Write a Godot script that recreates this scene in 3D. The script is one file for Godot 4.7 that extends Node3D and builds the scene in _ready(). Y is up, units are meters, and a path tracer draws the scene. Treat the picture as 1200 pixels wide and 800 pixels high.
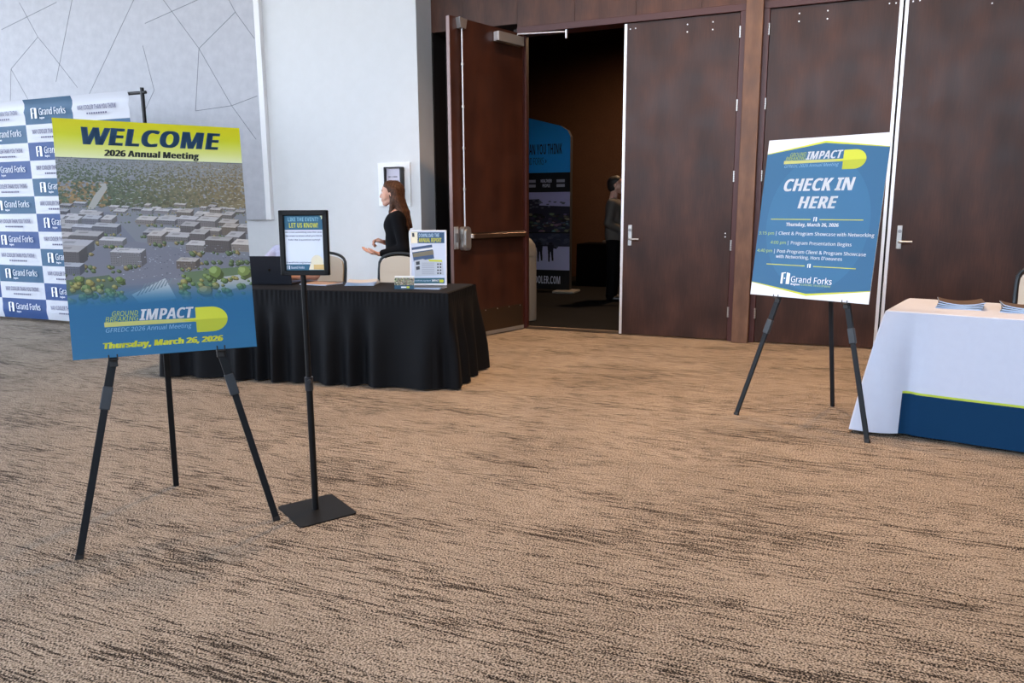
extends Node3D

var rng := RandomNumberGenerator.new()
var mats := {}
var text_cache := {}
var taken := {}

# ------------------------------------------------------------------ bookkeeping
func numbered(called: String) -> String:
	if not taken.has(called):
		taken[called] = 0
		return called
	taken[called] += 1
	return "%s_%03d" % [called, taken[called]]

func tag(o: Node, label: String, category: String, group := "") -> Node:
	o.set_meta("label", label)
	o.set_meta("category", category)
	if group != "":
		o.set_meta("group", group)
	return o

func thing(called: String, label: String, category: String, at := Vector3.ZERO, turn := 0.0, group := "") -> Node3D:
	var o := Node3D.new()
	o.name = numbered(called)
	add_child(o)
	o.position = at
	o.rotation.y = deg_to_rad(turn)
	tag(o, label, category, group)
	return o

func obj(called: String, mesh: Mesh, mat: Material, parent: Node = null, at := Vector3.ZERO) -> MeshInstance3D:
	var o := MeshInstance3D.new()
	o.mesh = mesh
	o.material_override = mat
	o.position = at
	if parent == null:
		o.name = numbered(called)
		add_child(o)
	else:
		o.name = called
		parent.add_child(o, true)
	return o

func struct(called: String, mesh: Mesh, mat: Material, at := Vector3.ZERO) -> MeshInstance3D:
	var o := obj(called, mesh, mat, null, at)
	o.set_meta("kind", "structure")
	return o

func struct_root(called: String, at := Vector3.ZERO, turn := 0.0) -> Node3D:
	var o := Node3D.new()
	o.name = numbered(called)
	add_child(o)
	o.position = at
	o.rotation.y = deg_to_rad(turn)
	o.set_meta("kind", "structure")
	return o

# ------------------------------------------------------------------ mesh helpers
func begin() -> SurfaceTool:
	var st := SurfaceTool.new()
	st.begin(Mesh.PRIMITIVE_TRIANGLES)
	return st

func tri(st: SurfaceTool, a: Vector3, b: Vector3, c: Vector3, n: Vector3) -> void:
	st.set_normal(n)
	if (b - a).cross(c - a).dot(n) > 0.0:
		var t := b
		b = c
		c = t
	st.add_vertex(a)
	st.add_vertex(b)
	st.add_vertex(c)

func face(st: SurfaceTool, pts: Array, out_from: Vector3) -> void:
	var n: Vector3 = (pts[1] - pts[0]).cross(pts[2] - pts[0])
	if n.length() < 1e-12:
		return
	n = n.normalized()
	var mid := Vector3.ZERO
	for p in pts:
		mid += p
	mid /= pts.size()
	if n.dot(mid - out_from) < 0.0:
		n = -n
	for i in range(1, pts.size() - 1):
		tri(st, pts[0], pts[i], pts[i + 1], n)

func add_box(st: SurfaceTool, size: Vector3, bevel := 0.0, t := Transform3D.IDENTITY) -> void:
	var h := size / 2.0
	var b := minf(bevel, minf(h.x, minf(h.y, h.z)) * 0.95)
	var o: Vector3 = t.origin
	var P := {}
	for sx in [-1, 1]:
		for sy in [-1, 1]:
			for sz in [-1, 1]:
				var c := Vector3(h.x * sx, h.y * sy, h.z * sz)
				P[[sx, sy, sz, 0]] = t * (c - Vector3(0, b * sy, b * sz))
				P[[sx, sy, sz, 1]] = t * (c - Vector3(b * sx, 0, b * sz))
				P[[sx, sy, sz, 2]] = t * (c - Vector3(b * sx, b * sy, 0))
				if b > 0.0:
					face(st, [P[[sx, sy, sz, 0]], P[[sx, sy, sz, 1]], P[[sx, sy, sz, 2]]], o)
	for s in [-1, 1]:
		face(st, [P[[s, -1, -1, 0]], P[[s, 1, -1, 0]], P[[s, 1, 1, 0]], P[[s, -1, 1, 0]]], o)
		face(st, [P[[-1, s, -1, 1]], P[[1, s, -1, 1]], P[[1, s, 1, 1]], P[[-1, s, 1, 1]]], o)
		face(st, [P[[-1, -1, s, 2]], P[[1, -1, s, 2]], P[[1, 1, s, 2]], P[[-1, 1, s, 2]]], o)
	if b > 0.0:
		for s in [-1, 1]:
			for r in [-1, 1]:
				face(st, [P[[s, r, -1, 0]], P[[s, r, 1, 0]], P[[s, r, 1, 1]], P[[s, r, -1, 1]]], o)
				face(st, [P[[s, -1, r, 0]], P[[s, 1, r, 0]], P[[s, 1, r, 2]], P[[s, -1, r, 2]]], o)
				face(st, [P[[-1, s, r, 1]], P[[1, s, r, 1]], P[[1, s, r, 2]], P[[-1, s, r, 2]]], o)

var box_cache := {}
func box(x: float, y: float, z: float, bevel := 0.0) -> ArrayMesh:
	var key := [x, y, z, bevel]
	if not box_cache.has(key):
		var st := begin()
		add_box(st, Vector3(x, y, z), bevel)
		box_cache[key] = st.commit()
	return box_cache[key]

# box given by its extents
func span(called: String, x0: float, x1: float, y0: float, y1: float, z0: float, z1: float, mat: Material, parent: Node = null, bevel := 0.0) -> MeshInstance3D:
	return obj(called, box(x1 - x0, y1 - y0, z1 - z0, bevel), mat, parent, Vector3((x0 + x1) / 2, (y0 + y1) / 2, (z0 + z1) / 2))

# a box bar from a to b, width w along the given side vector, thickness d
func add_bar(st: SurfaceTool, a: Vector3, b: Vector3, w: float, d: float, side: Vector3, bevel := 0.002) -> void:
	var y := (b - a).normalized()
	var x := (side - y * side.dot(y)).normalized()
	var z := x.cross(y)
	add_box(st, Vector3(w, a.distance_to(b), d), bevel, Transform3D(Basis(x, y, z), (a + b) / 2))

func bar(a: Vector3, b: Vector3, w: float, d: float, side: Vector3, bevel := 0.002) -> ArrayMesh:
	var st := begin()
	add_bar(st, a, b, w, d, side, bevel)
	return st.commit()

# rows of points -> smooth surface
func add_grid(st: SurfaceTool, rows: Array, closed := false, flip := false, uv := false) -> void:
	var R := rows.size()
	var C: int = rows[0].size()
	var nrm := []
	for i in R:
		var line := PackedVector3Array()
		line.resize(C)
		for j in C:
			var a: Vector3 = rows[mini(i + 1, R - 1)][j] - rows[maxi(i - 1, 0)][j]
			var jn := (j + 1) % C if closed else mini(j + 1, C - 1)
			var jp := (j - 1 + C) % C if closed else maxi(j - 1, 0)
			var b: Vector3 = rows[i][jn] - rows[i][jp]
			var n := a.cross(b)
			if n.length() < 1e-12:
				n = Vector3.UP
			n = n.normalized()
			line[j] = -n if flip else n
		nrm.append(line)
	for i in R - 1:
		for j in (C if closed else C - 1):
			var k := (j + 1) % C
			var q := [[i, j], [i, k], [i + 1, k], [i + 1, j]]
			for t in [[0, 1, 2], [0, 2, 3]]:
				var v := [q[t[0]], q[t[1]], q[t[2]]]
				var p0: Vector3 = rows[v[0][0]][v[0][1]]
				var p1: Vector3 = rows[v[1][0]][v[1][1]]
				var p2: Vector3 = rows[v[2][0]][v[2][1]]
				var nn: Vector3 = nrm[v[0][0]][v[0][1]] + nrm[v[1][0]][v[1][1]] + nrm[v[2][0]][v[2][1]]
				if (p1 - p0).cross(p2 - p0).dot(nn) > 0.0:
					v = [v[0], v[2], v[1]]
				for w in v:
					st.set_normal(nrm[w[0]][w[1]])
					if uv:
						st.set_uv(Vector2(float(w[1]) / (C - 1), float(w[0]) / (R - 1)))
					st.add_vertex(rows[w[0]][w[1]])

func add_tube(st: SurfaceTool, path: Array, r, sides := 8) -> void:
	var rows := []
	var last := Vector3.ZERO
	for i in path.size():
		var d: Vector3 = (path[mini(i + 1, path.size() - 1)] - path[maxi(i - 1, 0)]).normalized()
		var x: Vector3
		if last == Vector3.ZERO:
			x = d.cross(Vector3.UP if absf(d.y) < 0.9 else Vector3.RIGHT).normalized()
		else:
			x = (last - d * last.dot(d)).normalized()
		last = x
		var y := d.cross(x)
		var line := PackedVector3Array()
		var rr: float = r[i] if r is Array else r
		for k in sides:
			var a := TAU * k / sides
			line.append(path[i] + (x * cos(a) + y * sin(a)) * rr)
		rows.append(line)
	add_grid(st, rows, true, true)
	for e in [0, path.size() - 1]:
		var pts := Array(rows[e])
		face(st, pts, path[1] if e == 0 else path[path.size() - 2])

func tube(path: Array, r, sides := 8) -> ArrayMesh:
	var st := begin()
	add_tube(st, path, r, sides)
	return st.commit()

func lathe(profile: Array, sides := 24) -> ArrayMesh:
	var rows := []
	for p in profile:
		var line := PackedVector3Array()
		for k in sides:
			var a := TAU * k / sides
			line.append(Vector3(p.x * cos(a), p.y, p.x * sin(a)))
		rows.append(line)
	var st := begin()
	add_grid(st, rows, true, false)
	return st.commit()

# flat polygon in the XY plane, extruded to depth
func add_plate(st: SurfaceTool, pts: PackedVector2Array, z0: float, z1: float, t := Transform3D.IDENTITY) -> void:
	var idx := Geometry2D.triangulate_polygon(pts)
	var nz := (t.basis * Vector3(0, 0, 1)).normalized()
	for i in range(0, idx.size(), 3):
		var a := pts[idx[i]]
		var b := pts[idx[i + 1]]
		var c := pts[idx[i + 2]]
		tri(st, t * Vector3(a.x, a.y, z1), t * Vector3(b.x, b.y, z1), t * Vector3(c.x, c.y, z1), nz)
		if z1 > z0:
			tri(st, t * Vector3(a.x, a.y, z0), t * Vector3(b.x, b.y, z0), t * Vector3(c.x, c.y, z0), -nz)
	if z1 > z0:
		var cw := Geometry2D.is_polygon_clockwise(pts)
		for i in pts.size():
			var a := pts[i]
			var b := pts[(i + 1) % pts.size()]
			var d := b - a
			var n := Vector3(d.y, -d.x, 0).normalized() * (-1.0 if cw else 1.0)
			n = (t.basis * n).normalized()
			tri(st, t * Vector3(a.x, a.y, z0), t * Vector3(b.x, b.y, z0), t * Vector3(b.x, b.y, z1), n)
			tri(st, t * Vector3(a.x, a.y, z0), t * Vector3(b.x, b.y, z1), t * Vector3(a.x, a.y, z1), n)

func plate(pts: PackedVector2Array, z0: float, z1: float) -> ArrayMesh:
	var st := begin()
	add_plate(st, pts, z0, z1)
	return st.commit()

func rounded(x0: float, y0: float, x1: float, y1: float, r: float, top_only := false) -> PackedVector2Array:
	var pts := PackedVector2Array()
	var cs := [[x1 - r, y1 - r, 0.0], [x0 + r, y1 - r, 90.0]]
	for c in cs:
		for k in 7:
			var a := deg_to_rad(c[2] + k * 15.0)
			pts.append(Vector2(c[0] + cos(a) * r, c[1] + sin(a) * r))
	if top_only:
		pts.append(Vector2(x0, y0))
		pts.append(Vector2(x1, y0))
	else:
		for c in [[x0 + r, y0 + r, 180.0], [x1 - r, y0 + r, 270.0]]:
			for k in 7:
				var a := deg_to_rad(c[2] + k * 15.0)
				pts.append(Vector2(c[0] + cos(a) * r, c[1] + sin(a) * r))
	return pts

func rect(x0: float, y0: float, x1: float, y1: float) -> PackedVector2Array:
	return PackedVector2Array([Vector2(x0, y0), Vector2(x1, y0), Vector2(x1, y1), Vector2(x0, y1)])

# a printed face: quad in XY with uv 0..1, v down
func sheet(x0: float, y0: float, x1: float, y1: float) -> ArrayMesh:
	var st := begin()
	st.set_normal(Vector3(0, 0, 1))
	for p in [[x0, y0], [x0, y1], [x1, y1], [x0, y0], [x1, y1], [x1, y0]]:
		st.set_uv(Vector2((p[0] - x0) / (x1 - x0), 1.0 - (p[1] - y0) / (y1 - y0)))
		st.add_vertex(Vector3(p[0], p[1], 0))
	return st.commit()

# ------------------------------------------------------------------ lettering
func glyphs(s: String, bold: bool, step: float) -> TextMesh:
	var key := [s, bold, step]
	if not text_cache.has(key):
		var f := SystemFont.new()
		f.font_names = PackedStringArray(["Droid Sans"])
		f.font_weight = 700 if bold else 400
		var tm := TextMesh.new()
		tm.text = s
		tm.font = f
		tm.font_size = 48
		tm.pixel_size = 0.01
		tm.depth = 0.0
		tm.curve_step = step
		text_cache[key] = tm
	return text_cache[key]

# fits the glyphs into the box x0..x1, y0..y1 of the parent's XY plane
func letters(s: String, x0: float, y0: float, x1: float, y1: float, bold := true, shear := 0.0, fat := 0.0, step := 1.5) -> ArrayMesh:
	var tm := glyphs(s, bold, step)
	var arr := tm.surface_get_arrays(0)
	var V: PackedVector3Array = arr[Mesh.ARRAY_VERTEX]
	var I: PackedInt32Array = arr[Mesh.ARRAY_INDEX]
	var lo := Vector3(1e9, 1e9, 0)
	var hi := Vector3(-1e9, -1e9, 0)
	for v in V:
		lo = lo.min(v)
		hi = hi.max(v)
	var h := y1 - y0
	var sx := (x1 - x0 - absf(shear) * h - fat) / (hi.x - lo.x)
	var sy := h / (hi.y - lo.y)
	var st := begin()
	var shifts := [0.0]
	if fat > 0.0:
		shifts = [0.0, fat * 0.5, fat]
	for sh in shifts:
		for i in range(0, I.size(), 3):
			var q := []
			for k in 3:
				var v := V[I[i + k]]
				var y := (v.y - lo.y) * sy
				q.append(Vector3(x0 + (v.x - lo.x) * sx + shear * y + sh, y0 + y, 0))
			tri(st, q[0], q[1], q[2], Vector3(0, 0, 1))
	return st.commit()

# ------------------------------------------------------------------ materials
func rgb(r: float, g: float, b: float) -> Color:
	return Color(r / 255.0, g / 255.0, b / 255.0)

func mat(key: String, c: Color, rough := 0.8, metal := 0.0, spec := 0.5) -> StandardMaterial3D:
	if not mats.has(key):
		var m := StandardMaterial3D.new()
		m.resource_name = key
		m.albedo_color = c
		m.roughness = rough
		m.metallic = metal
		m.metallic_specular = spec
		mats[key] = m
	return mats[key]

func noise(freq: float, s: int, octaves := 3, type := FastNoiseLite.TYPE_SIMPLEX_SMOOTH) -> FastNoiseLite:
	var n := FastNoiseLite.new()
	n.noise_type = type
	n.seed = s
	n.frequency = freq
	n.fractal_type = FastNoiseLite.FRACTAL_FBM
	n.fractal_octaves = octaves
	return n

func field(w: int, h: int, W: int, H: int, freq: float, s: int, octaves := 3) -> PackedByteArray:
	var im := noise(freq, s, octaves).get_seamless_image(w, h)
	im.convert(Image.FORMAT_L8)
	if w != W or h != H:
		# resize with a wrapped border so that the tile still joins itself
		var big := Image.create(w * 3, h, false, Image.FORMAT_L8)
		for k in 3:
			big.blit_rect(im, Rect2i(0, 0, w, h), Vector2i(k * w, 0))
		var tall := Image.create(w + 8, h + 8, false, Image.FORMAT_L8)
		tall.blit_rect(big, Rect2i(w - 4, 0, w + 8, h), Vector2i(0, 4))
		tall.blit_rect(big, Rect2i(w - 4, h - 4, w + 8, 4), Vector2i(0, 0))
		tall.blit_rect(big, Rect2i(w - 4, 0, w + 8, 4), Vector2i(0, h + 4))
		var fx := W / w
		var fy := H / h
		tall.resize((w + 8) * fx, (h + 8) * fy, Image.INTERPOLATE_CUBIC)
		im = tall.get_region(Rect2i(4 * fx, 4 * fy, W, H))
	return im.get_data()

func carpet_material() -> StandardMaterial3D:
	var N := 2048
	var grain := field(1024, 1024, 1024, 1024, 0.26, 3, 3)
	var streak := field(32, 1024, N, N, 0.2, 11, 2)
	var thread := field(128, 2048, N, N, 0.2, 23, 3)
	var cloud := field(32, 128, N, N, 0.11, 31, 3)
	var blotch := field(64, 64, N, N, 0.06, 47, 2)
	var lut := PackedColorArray()
	var stops := [[0.0, rgb(31, 27, 24)], [0.22, rgb(68, 59, 51)], [0.45, rgb(121, 109, 95)], [0.62, rgb(155, 141, 125)], [1.0, rgb(194, 179, 161)]]
	for i in 256:
		var t := i / 255.0
		var c: Color = stops[stops.size() - 1][1]
		for k in stops.size() - 1:
			if t >= stops[k][0] and t <= stops[k + 1][0]:
				c = stops[k][1].lerp(stops[k + 1][1], (t - stops[k][0]) / (stops[k + 1][0] - stops[k][0]))
		lut.append(c)
	var data := PackedByteArray()
	data.resize(N * N * 3)
	var high := PackedByteArray()
	high.resize(N * N)
	var R := PackedByteArray()
	var G := PackedByteArray()
	var B := PackedByteArray()
	for c in lut:
		R.append(c.r8)
		G.append(c.g8)
		B.append(c.b8)
	var o := 0
	for y in N:
		var gy := (y & 1023) << 10
		for x in N:
			var g := grain[gy | (x & 1023)]
			var i := y * N + x
			var dark := (streak[i] * 3 + thread[i] * 4 + cloud[i] * 2 - g * 3) - 900
			var v := 150 + ((g - 128) * 190 >> 7) - ((thread[i] - 128) * 40 >> 7) + ((blotch[i] - 128) * 14 >> 7)
			if dark > 0:
				v -= mini(dark * 84 >> 7, 92)
			v = clampi(v, 0, 255)
			data[o] = R[v]
			data[o + 1] = G[v]
			data[o + 2] = B[v]
			high[i] = clampi(110 + (g - 128) + (v - 150 >> 1), 0, 255)
			o += 3
	var m := mat("carpet", Color.WHITE, 0.95, 0.0, 0.2)
	m.albedo_texture = ImageTexture.create_from_image(Image.create_from_data(N, N, false, Image.FORMAT_RGB8, data))
	m.heightmap_enabled = true
	m.heightmap_scale = 0.2
	m.heightmap_texture = ImageTexture.create_from_image(Image.create_from_data(N, N, false, Image.FORMAT_L8, high))
	m.uv1_triplanar = true
	m.uv1_world_triplanar = true
	m.uv1_scale = Vector3.ONE / 4.6
	m.uv1_offset = Vector3(0.13, 0.0, 0.37)
	return m

func wood_material(key: String, a: Color, b: Color, s: int, rough: float, scale: float, spec := 0.5) -> StandardMaterial3D:
	var N := 768
	var fine := field(768, 48, N, N, 0.25, s, 3)
	var wide := field(96, 24, N, N, 0.09, s + 1, 3)
	var spot := field(128, 128, N, N, 0.05, s + 2, 3)
	var data := PackedByteArray()
	data.resize(N * N * 3)
	var rough_map := PackedByteArray()
	rough_map.resize(N * N)
	for i in N * N:
		var t := (fine[i] * 2 + wide[i] * 4 + spot[i] * 2) / 2040.0
		t = clampf((t - 0.5) * 1.7 + 0.5, 0.0, 1.0)
		data[i * 3] = int(255.0 * lerpf(a.r, b.r, t))
		data[i * 3 + 1] = int(255.0 * lerpf(a.g, b.g, t))
		data[i * 3 + 2] = int(255.0 * lerpf(a.b, b.b, t))
		rough_map[i] = clampi(int(255.0 * rough) + ((spot[i] - 128) >> 3) + ((fine[i] - 128) >> 4), 0, 255)
	var m := mat(key, Color.WHITE, 1.0, 0.0, spec)
	m.albedo_texture = ImageTexture.create_from_image(Image.create_from_data(N, N, false, Image.FORMAT_RGB8, data))
	m.roughness_texture = ImageTexture.create_from_image(Image.create_from_data(N, N, false, Image.FORMAT_L8, rough_map))
	m.roughness_texture_channel = BaseMaterial3D.TEXTURE_CHANNEL_RED
	m.uv1_triplanar = true
	m.uv1_scale = Vector3.ONE / scale
	return m

func speckle_material(key: String, a: Color, b: Color, s: int, scale: float, freq: float, rough: float, relief := 0.0) -> StandardMaterial3D:
	var N := 512
	var f := field(N, N, N, N, freq, s, 3)
	var c := field(64, 64, N, N, 0.05, s + 5, 3)
	var data := PackedByteArray()
	data.resize(N * N * 3)
	for i in N * N:
		var t := clampf(((f[i] * 3 + c[i]) / 1020.0 - 0.5) * 1.5 + 0.5, 0.0, 1.0)
		data[i * 3] = int(255.0 * lerpf(a.r, b.r, t))
		data[i * 3 + 1] = int(255.0 * lerpf(a.g, b.g, t))
		data[i * 3 + 2] = int(255.0 * lerpf(a.b, b.b, t))
	var m := mat(key, Color.WHITE, rough, 0.0, 0.3)
	m.albedo_texture = ImageTexture.create_from_image(Image.create_from_data(N, N, false, Image.FORMAT_RGB8, data))
	if relief > 0.0:
		m.heightmap_enabled = true
		m.heightmap_scale = relief
		m.heightmap_texture = ImageTexture.create_from_image(Image.create_from_data(N, N, false, Image.FORMAT_L8, f))
	m.uv1_triplanar = true
	m.uv1_scale = Vector3.ONE / scale
	return m

func print_material(key: String, im: Image, rough := 0.55) -> StandardMaterial3D:
	var m := mat(key, Color.WHITE, rough, 0.0, 0.4)
	m.albedo_texture = ImageTexture.create_from_image(im)
	m.texture_repeat = false
	return m

# ------------------------------------------------------------------ picture painting (flat print)
func fill_poly(im: Image, pts: Array, c: Color) -> void:
	var y0 := 1e9
	var y1 := -1e9
	for p in pts:
		y0 = minf(y0, p[1])
		y1 = maxf(y1, p[1])
	for y in range(maxi(int(y0), 0), mini(int(ceil(y1)), im.get_height())):
		var xs := []
		var yy := y + 0.5
		for i in pts.size():
			var a = pts[i]
			var b = pts[(i + 1) % pts.size()]
			if (a[1] <= yy) != (b[1] <= yy):
				xs.append(a[0] + (yy - a[1]) * (b[0] - a[0]) / (b[1] - a[1]))
		xs.sort()
		for k in range(0, xs.size() - 1, 2):
			var xa := maxi(int(round(xs[k])), 0)
			var xb := mini(int(round(xs[k + 1])), im.get_width())
			if xb > xa:
				im.fill_rect(Rect2i(xa, y, xb - xa, 1), c)

func blob_at(im: Image, cx: float, cy: float, r: float, c: Color) -> void:
	var pts := []
	for k in 9:
		var a := TAU * k / 9.0
		var rr := r * rng.randf_range(0.75, 1.15)
		pts.append([cx + cos(a) * rr * 1.15, cy + sin(a) * rr])
	fill_poly(im, pts, c)

func tree_at(im: Image, cx: float, cy: float, r: float, c: Color) -> void:
	blob_at(im, cx + r * 0.3, cy + r * 0.35, r, c.darkened(0.5))
	blob_at(im, cx, cy, r * 0.92, c.darkened(0.18))
	blob_at(im, cx - r * 0.25, cy - r * 0.3, r * 0.55, c.lightened(0.12))

func building_at(im: Image, x: float, y: float, w: float, d: float, h: float, tone: float, warm: float) -> void:
	# x, y is the near left foot; the street runs away to the upper right
	var ox := d * 0.55
	var oy := -d * 0.45
	var c := Color(tone + warm * 0.06, tone + warm * 0.02, tone + 0.04 - warm * 0.04)
	var roof := c.lightened(0.35)
	var wall := c.darkened(0.25)
	var side := c.darkened(0.45)
	fill_poly(im, [[x, y - h], [x + w, y - h + w * 0.07], [x + w + ox, y - h + w * 0.07 + oy], [x + ox, y - h + oy]], roof)
	fill_poly(im, [[x + ox * 0.3 + w * 0.2, y - h + oy * 0.35], [x + ox * 0.3 + w * 0.55, y - h + oy * 0.3], [x + ox * 0.6 + w * 0.55, y - h + oy * 0.6], [x + ox * 0.6 + w * 0.2, y - h + oy * 0.65]], roof.darkened(0.18))
	fill_poly(im, [[x, y - h], [x + w, y - h + w * 0.07], [x + w, y + w * 0.07], [x, y]], wall)
	fill_poly(im, [[x + w, y - h + w * 0.07], [x + w + ox, y - h + w * 0.07 + oy], [x + w + ox, y + w * 0.07 + oy], [x + w, y + w * 0.07]], side)
	var floors := int(h / 7.0)
	for f in floors:
		var n := int(w / 6.0)
		for k in n:
			var wx := x + (k + 0.3) * w / n
			var wy := y - h + 3.0 + f * 7.0 + (wx - x) * 0.07
			im.fill_rect(Rect2i(int(wx), int(wy), maxi(int(w / n * 0.45), 1), 3), side.darkened(0.35))
	im.fill_rect(Rect2i(int(x), int(y - h), int(w), 1), roof.lightened(0.3))

func aerial_print() -> Image:
	rng.seed = 77
	var W := 690
	var H := 940
	var im := Image.create(W, H, false, Image.FORMAT_RGB8)
	var yellow := rgb(206, 198, 0)
	var pale := rgb(226, 230, 180)
	var top := int(H * 0.16)
	for y in top:
		var t := float(y) / top
		im.fill_rect(Rect2i(0, y, W, 1), yellow.lerp(rgb(200, 206, 40), minf(t * 2.0, 1.0)).lerp(pale, clampf(t * 1.6 - 0.6, 0.0, 1.0)))
	var grey := rgb(122, 126, 134)
	im.fill_rect(Rect2i(0, top, W, H - top), grey)
	# far woods
	for i in 3600:
		var t := pow(rng.randf(), 0.8)
		var y := top + t * 190.0
		var x := rng.randf() * W
		var right := x / W
		var c := rgb(74, 92, 62).lerp(rgb(134, 118, 84), clampf(right * 1.3 - 0.2 + rng.randf_range(-0.2, 0.2), 0.0, 1.0))
		if rng.randf() < 0.06 + t * 0.1:
			c = rgb(150, 158, 160).lerp(rgb(190, 184, 170), right)
			im.fill_rect(Rect2i(int(x), int(y), int(rng.randf_range(4, 16)), 2), c)
			continue
		if t > 0.5 and right < 0.25 and rng.randf() < 0.5:
			c = rgb(158, 124, 74)
		blob_at(im, x, y, 1.5 + t * 5.5, c.darkened(rng.randf_range(0.0, 0.32)))
	im.fill_rect(Rect2i(0, top, W, 3), rgb(96, 104, 108))
	# streets
	fill_poly(im, [[120, 300], [150, 262], [140, 250], [165, 248], [170, 268], [146, 306], [118, 350], [92, 352]], rgb(170, 168, 160))
	fill_poly(im, [[120, 362], [170, 362], [372, 640], [150, 700], [190, 600], [225, 520]], rgb(112, 116, 130))
	fill_poly(im, [[0, 520], [250, 480], [690, 560], [690, 650], [330, 630], [0, 640]], rgb(116, 118, 130))
	# rows of blocks, far to near
	var rows := [[346, 26.0, 14.0, 10.0], [368, 34.0, 20.0, 14.0], [392, 42.0, 26.0, 18.0], [420, 52.0, 32.0, 24.0], [452, 58.0, 36.0, 30.0], [488, 66.0, 42.0, 38.0], [526, 74.0, 46.0, 44.0], [568, 80.0, 46.0, 44.0], [600, 84.0, 40.0, 36.0]]
	for r in rows:
		var x := -30.0
		while x < W:
			var w: float = r[1] * rng.randf_range(0.7, 1.7)
			var road: float = lerpf(140.0, 300.0, clampf((r[0] - 350.0) / 230.0, 0.0, 1.0))
			var y: float = r[0] + rng.randf_range(-10, 10)
			if not (x + w > road - 8.0 and x < road + r[1] * 0.7):
				var built := 0.86 if r[0] < 560 else 0.45
				if rng.randf() < built:
					building_at(im, x, y, w, r[2] * rng.randf_range(0.7, 1.3), r[3] * rng.randf_range(0.45, 1.3), rng.randf_range(0.42, 0.66), rng.randf_range(-0.3, 0.8) + x / W)
				for k in 6:
					var g := rgb(92, 112, 66) if rng.randf() < 0.6 else rgb(150, 134, 80)
					tree_at(im, x + rng.randf_range(-0.2, 1.2) * w, y + rng.randf_range(0, 8), r[3] * rng.randf_range(0.1, 0.24), g)
			x += w + rng.randf_range(2, 14)
	for i in 240:
		var yy := rng.randf_range(500, 640)
		im.fill_rect(Rect2i(int(rng.randf_range(180, 690)), int(yy), 5, 2), [rgb(190, 195, 205), rgb(70, 72, 84), rgb(140, 140, 150)][rng.randi() % 3])
	# river bank, lots and lawns in front
	fill_poly(im, [[0, 628], [150, 612], [190, 660], [0, 690]], rgb(84, 100, 78))
	fill_poly(im, [[420, 610], [690, 590], [690, 660], [470, 680]], rgb(96, 116, 82))
	fill_poly(im, [[520, 640], [690, 622], [690, 668], [560, 700]], rgb(176, 178, 176))
	fill_poly(im, [[224, 694], [352, 632], [388, 718], [250, 730]], rgb(186, 192, 196))
	for k in 9:
		fill_poly(im, [[240 + k * 15, 700 - k * 5], [246 + k * 15, 700 - k * 5], [282 + k * 12, 650 - k * 2], [278 + k * 12, 650 - k * 2]], rgb(120, 132, 140))
	for i in 170:
		var x := rng.randf() * W
		var y := rng.randf_range(622, 735)
		if x > 200 and x < 400 and y < 720:
			continue
		var c := rgb(112, 136, 66) if rng.randf() < 0.75 else rgb(164, 152, 76)
		tree_at(im, x, y, rng.randf_range(5, 15), c)
	tree_at(im, 545, 612, 26, rgb(132, 158, 74))
	tree_at(im, 660, 614, 24, rgb(146, 166, 82))
	tree_at(im, 500, 690, 24, rgb(168, 146, 78))
	# the photographed air of the picture itself, then the design's blend into the blue foot
	for y in range(top + 3, int(H * 0.7)):
		for x in W:
			var far := clampf(1.0 - (y - top) / 380.0, 0.0, 1.0)
			im.set_pixel(x, y, im.get_pixel(x, y).lerp(rgb(158, 164, 166).lerp(rgb(178, 164, 130), clampf(x / 690.0 * 1.4 - 0.4, 0.0, 1.0) * far), 0.10 + 0.22 * far))
	var blue := rgb(38, 104, 146)
	var foot := rgb(46, 110, 150)
	for y in range(int(H * 0.66), H):
		var t := clampf((y - H * 0.68) / (H * 0.11), 0.0, 1.0)
		t = t * t * (3.0 - 2.0 * t)
		var c := blue.lerp(foot, clampf((y - H * 0.8) / (H * 0.2), 0.0, 1.0))
		if t >= 1.0:
			im.fill_rect(Rect2i(0, y, W, 1), c)
		else:
			for x in W:
				im.set_pixel(x, y, im.get_pixel(x, y).lerp(c, t))
	return im

func crowd_print(s: int, W: int, H: int, sky: Color) -> Image:
	rng.seed = s
	var im := Image.create(W, H, false, Image.FORMAT_RGB8)
	im.fill(sky)
	fill_poly(im, [[0, H * 0.34], [W * 0.16, H * 0.34], [W * 0.16, H * 0.2], [W * 0.26, H * 0.2], [W * 0.3, H * 0.3], [W * 0.4, H * 0.3], [W * 0.4, H * 0.2], [W * 0.74, H * 0.17], [W * 0.74, H * 0.33], [W, H * 0.36], [W, H], [0, H]], rgb(44, 42, 56))
	fill_poly(im, [[0, H * 0.52], [W * 0.3, H * 0.44], [W * 0.55, H * 0.52], [W * 0.5, H * 0.56], [0, H * 0.58]], rgb(120, 116, 130))
	for i in 260:
		var c := Color.from_hsv(rng.randf(), 0.25, rng.randf_range(0.1, 0.55))
		blob_at(im, rng.randf() * W, H * rng.randf_range(0.55, 1.0), W * rng.randf_range(0.008, 0.022), c)
	for i in 40:
		blob_at(im, W * rng.randf_range(0.4, 0.95), H * rng.randf_range(0.2, 0.4), W * 0.012, rgb(96, 96, 104))
	return im

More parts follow.
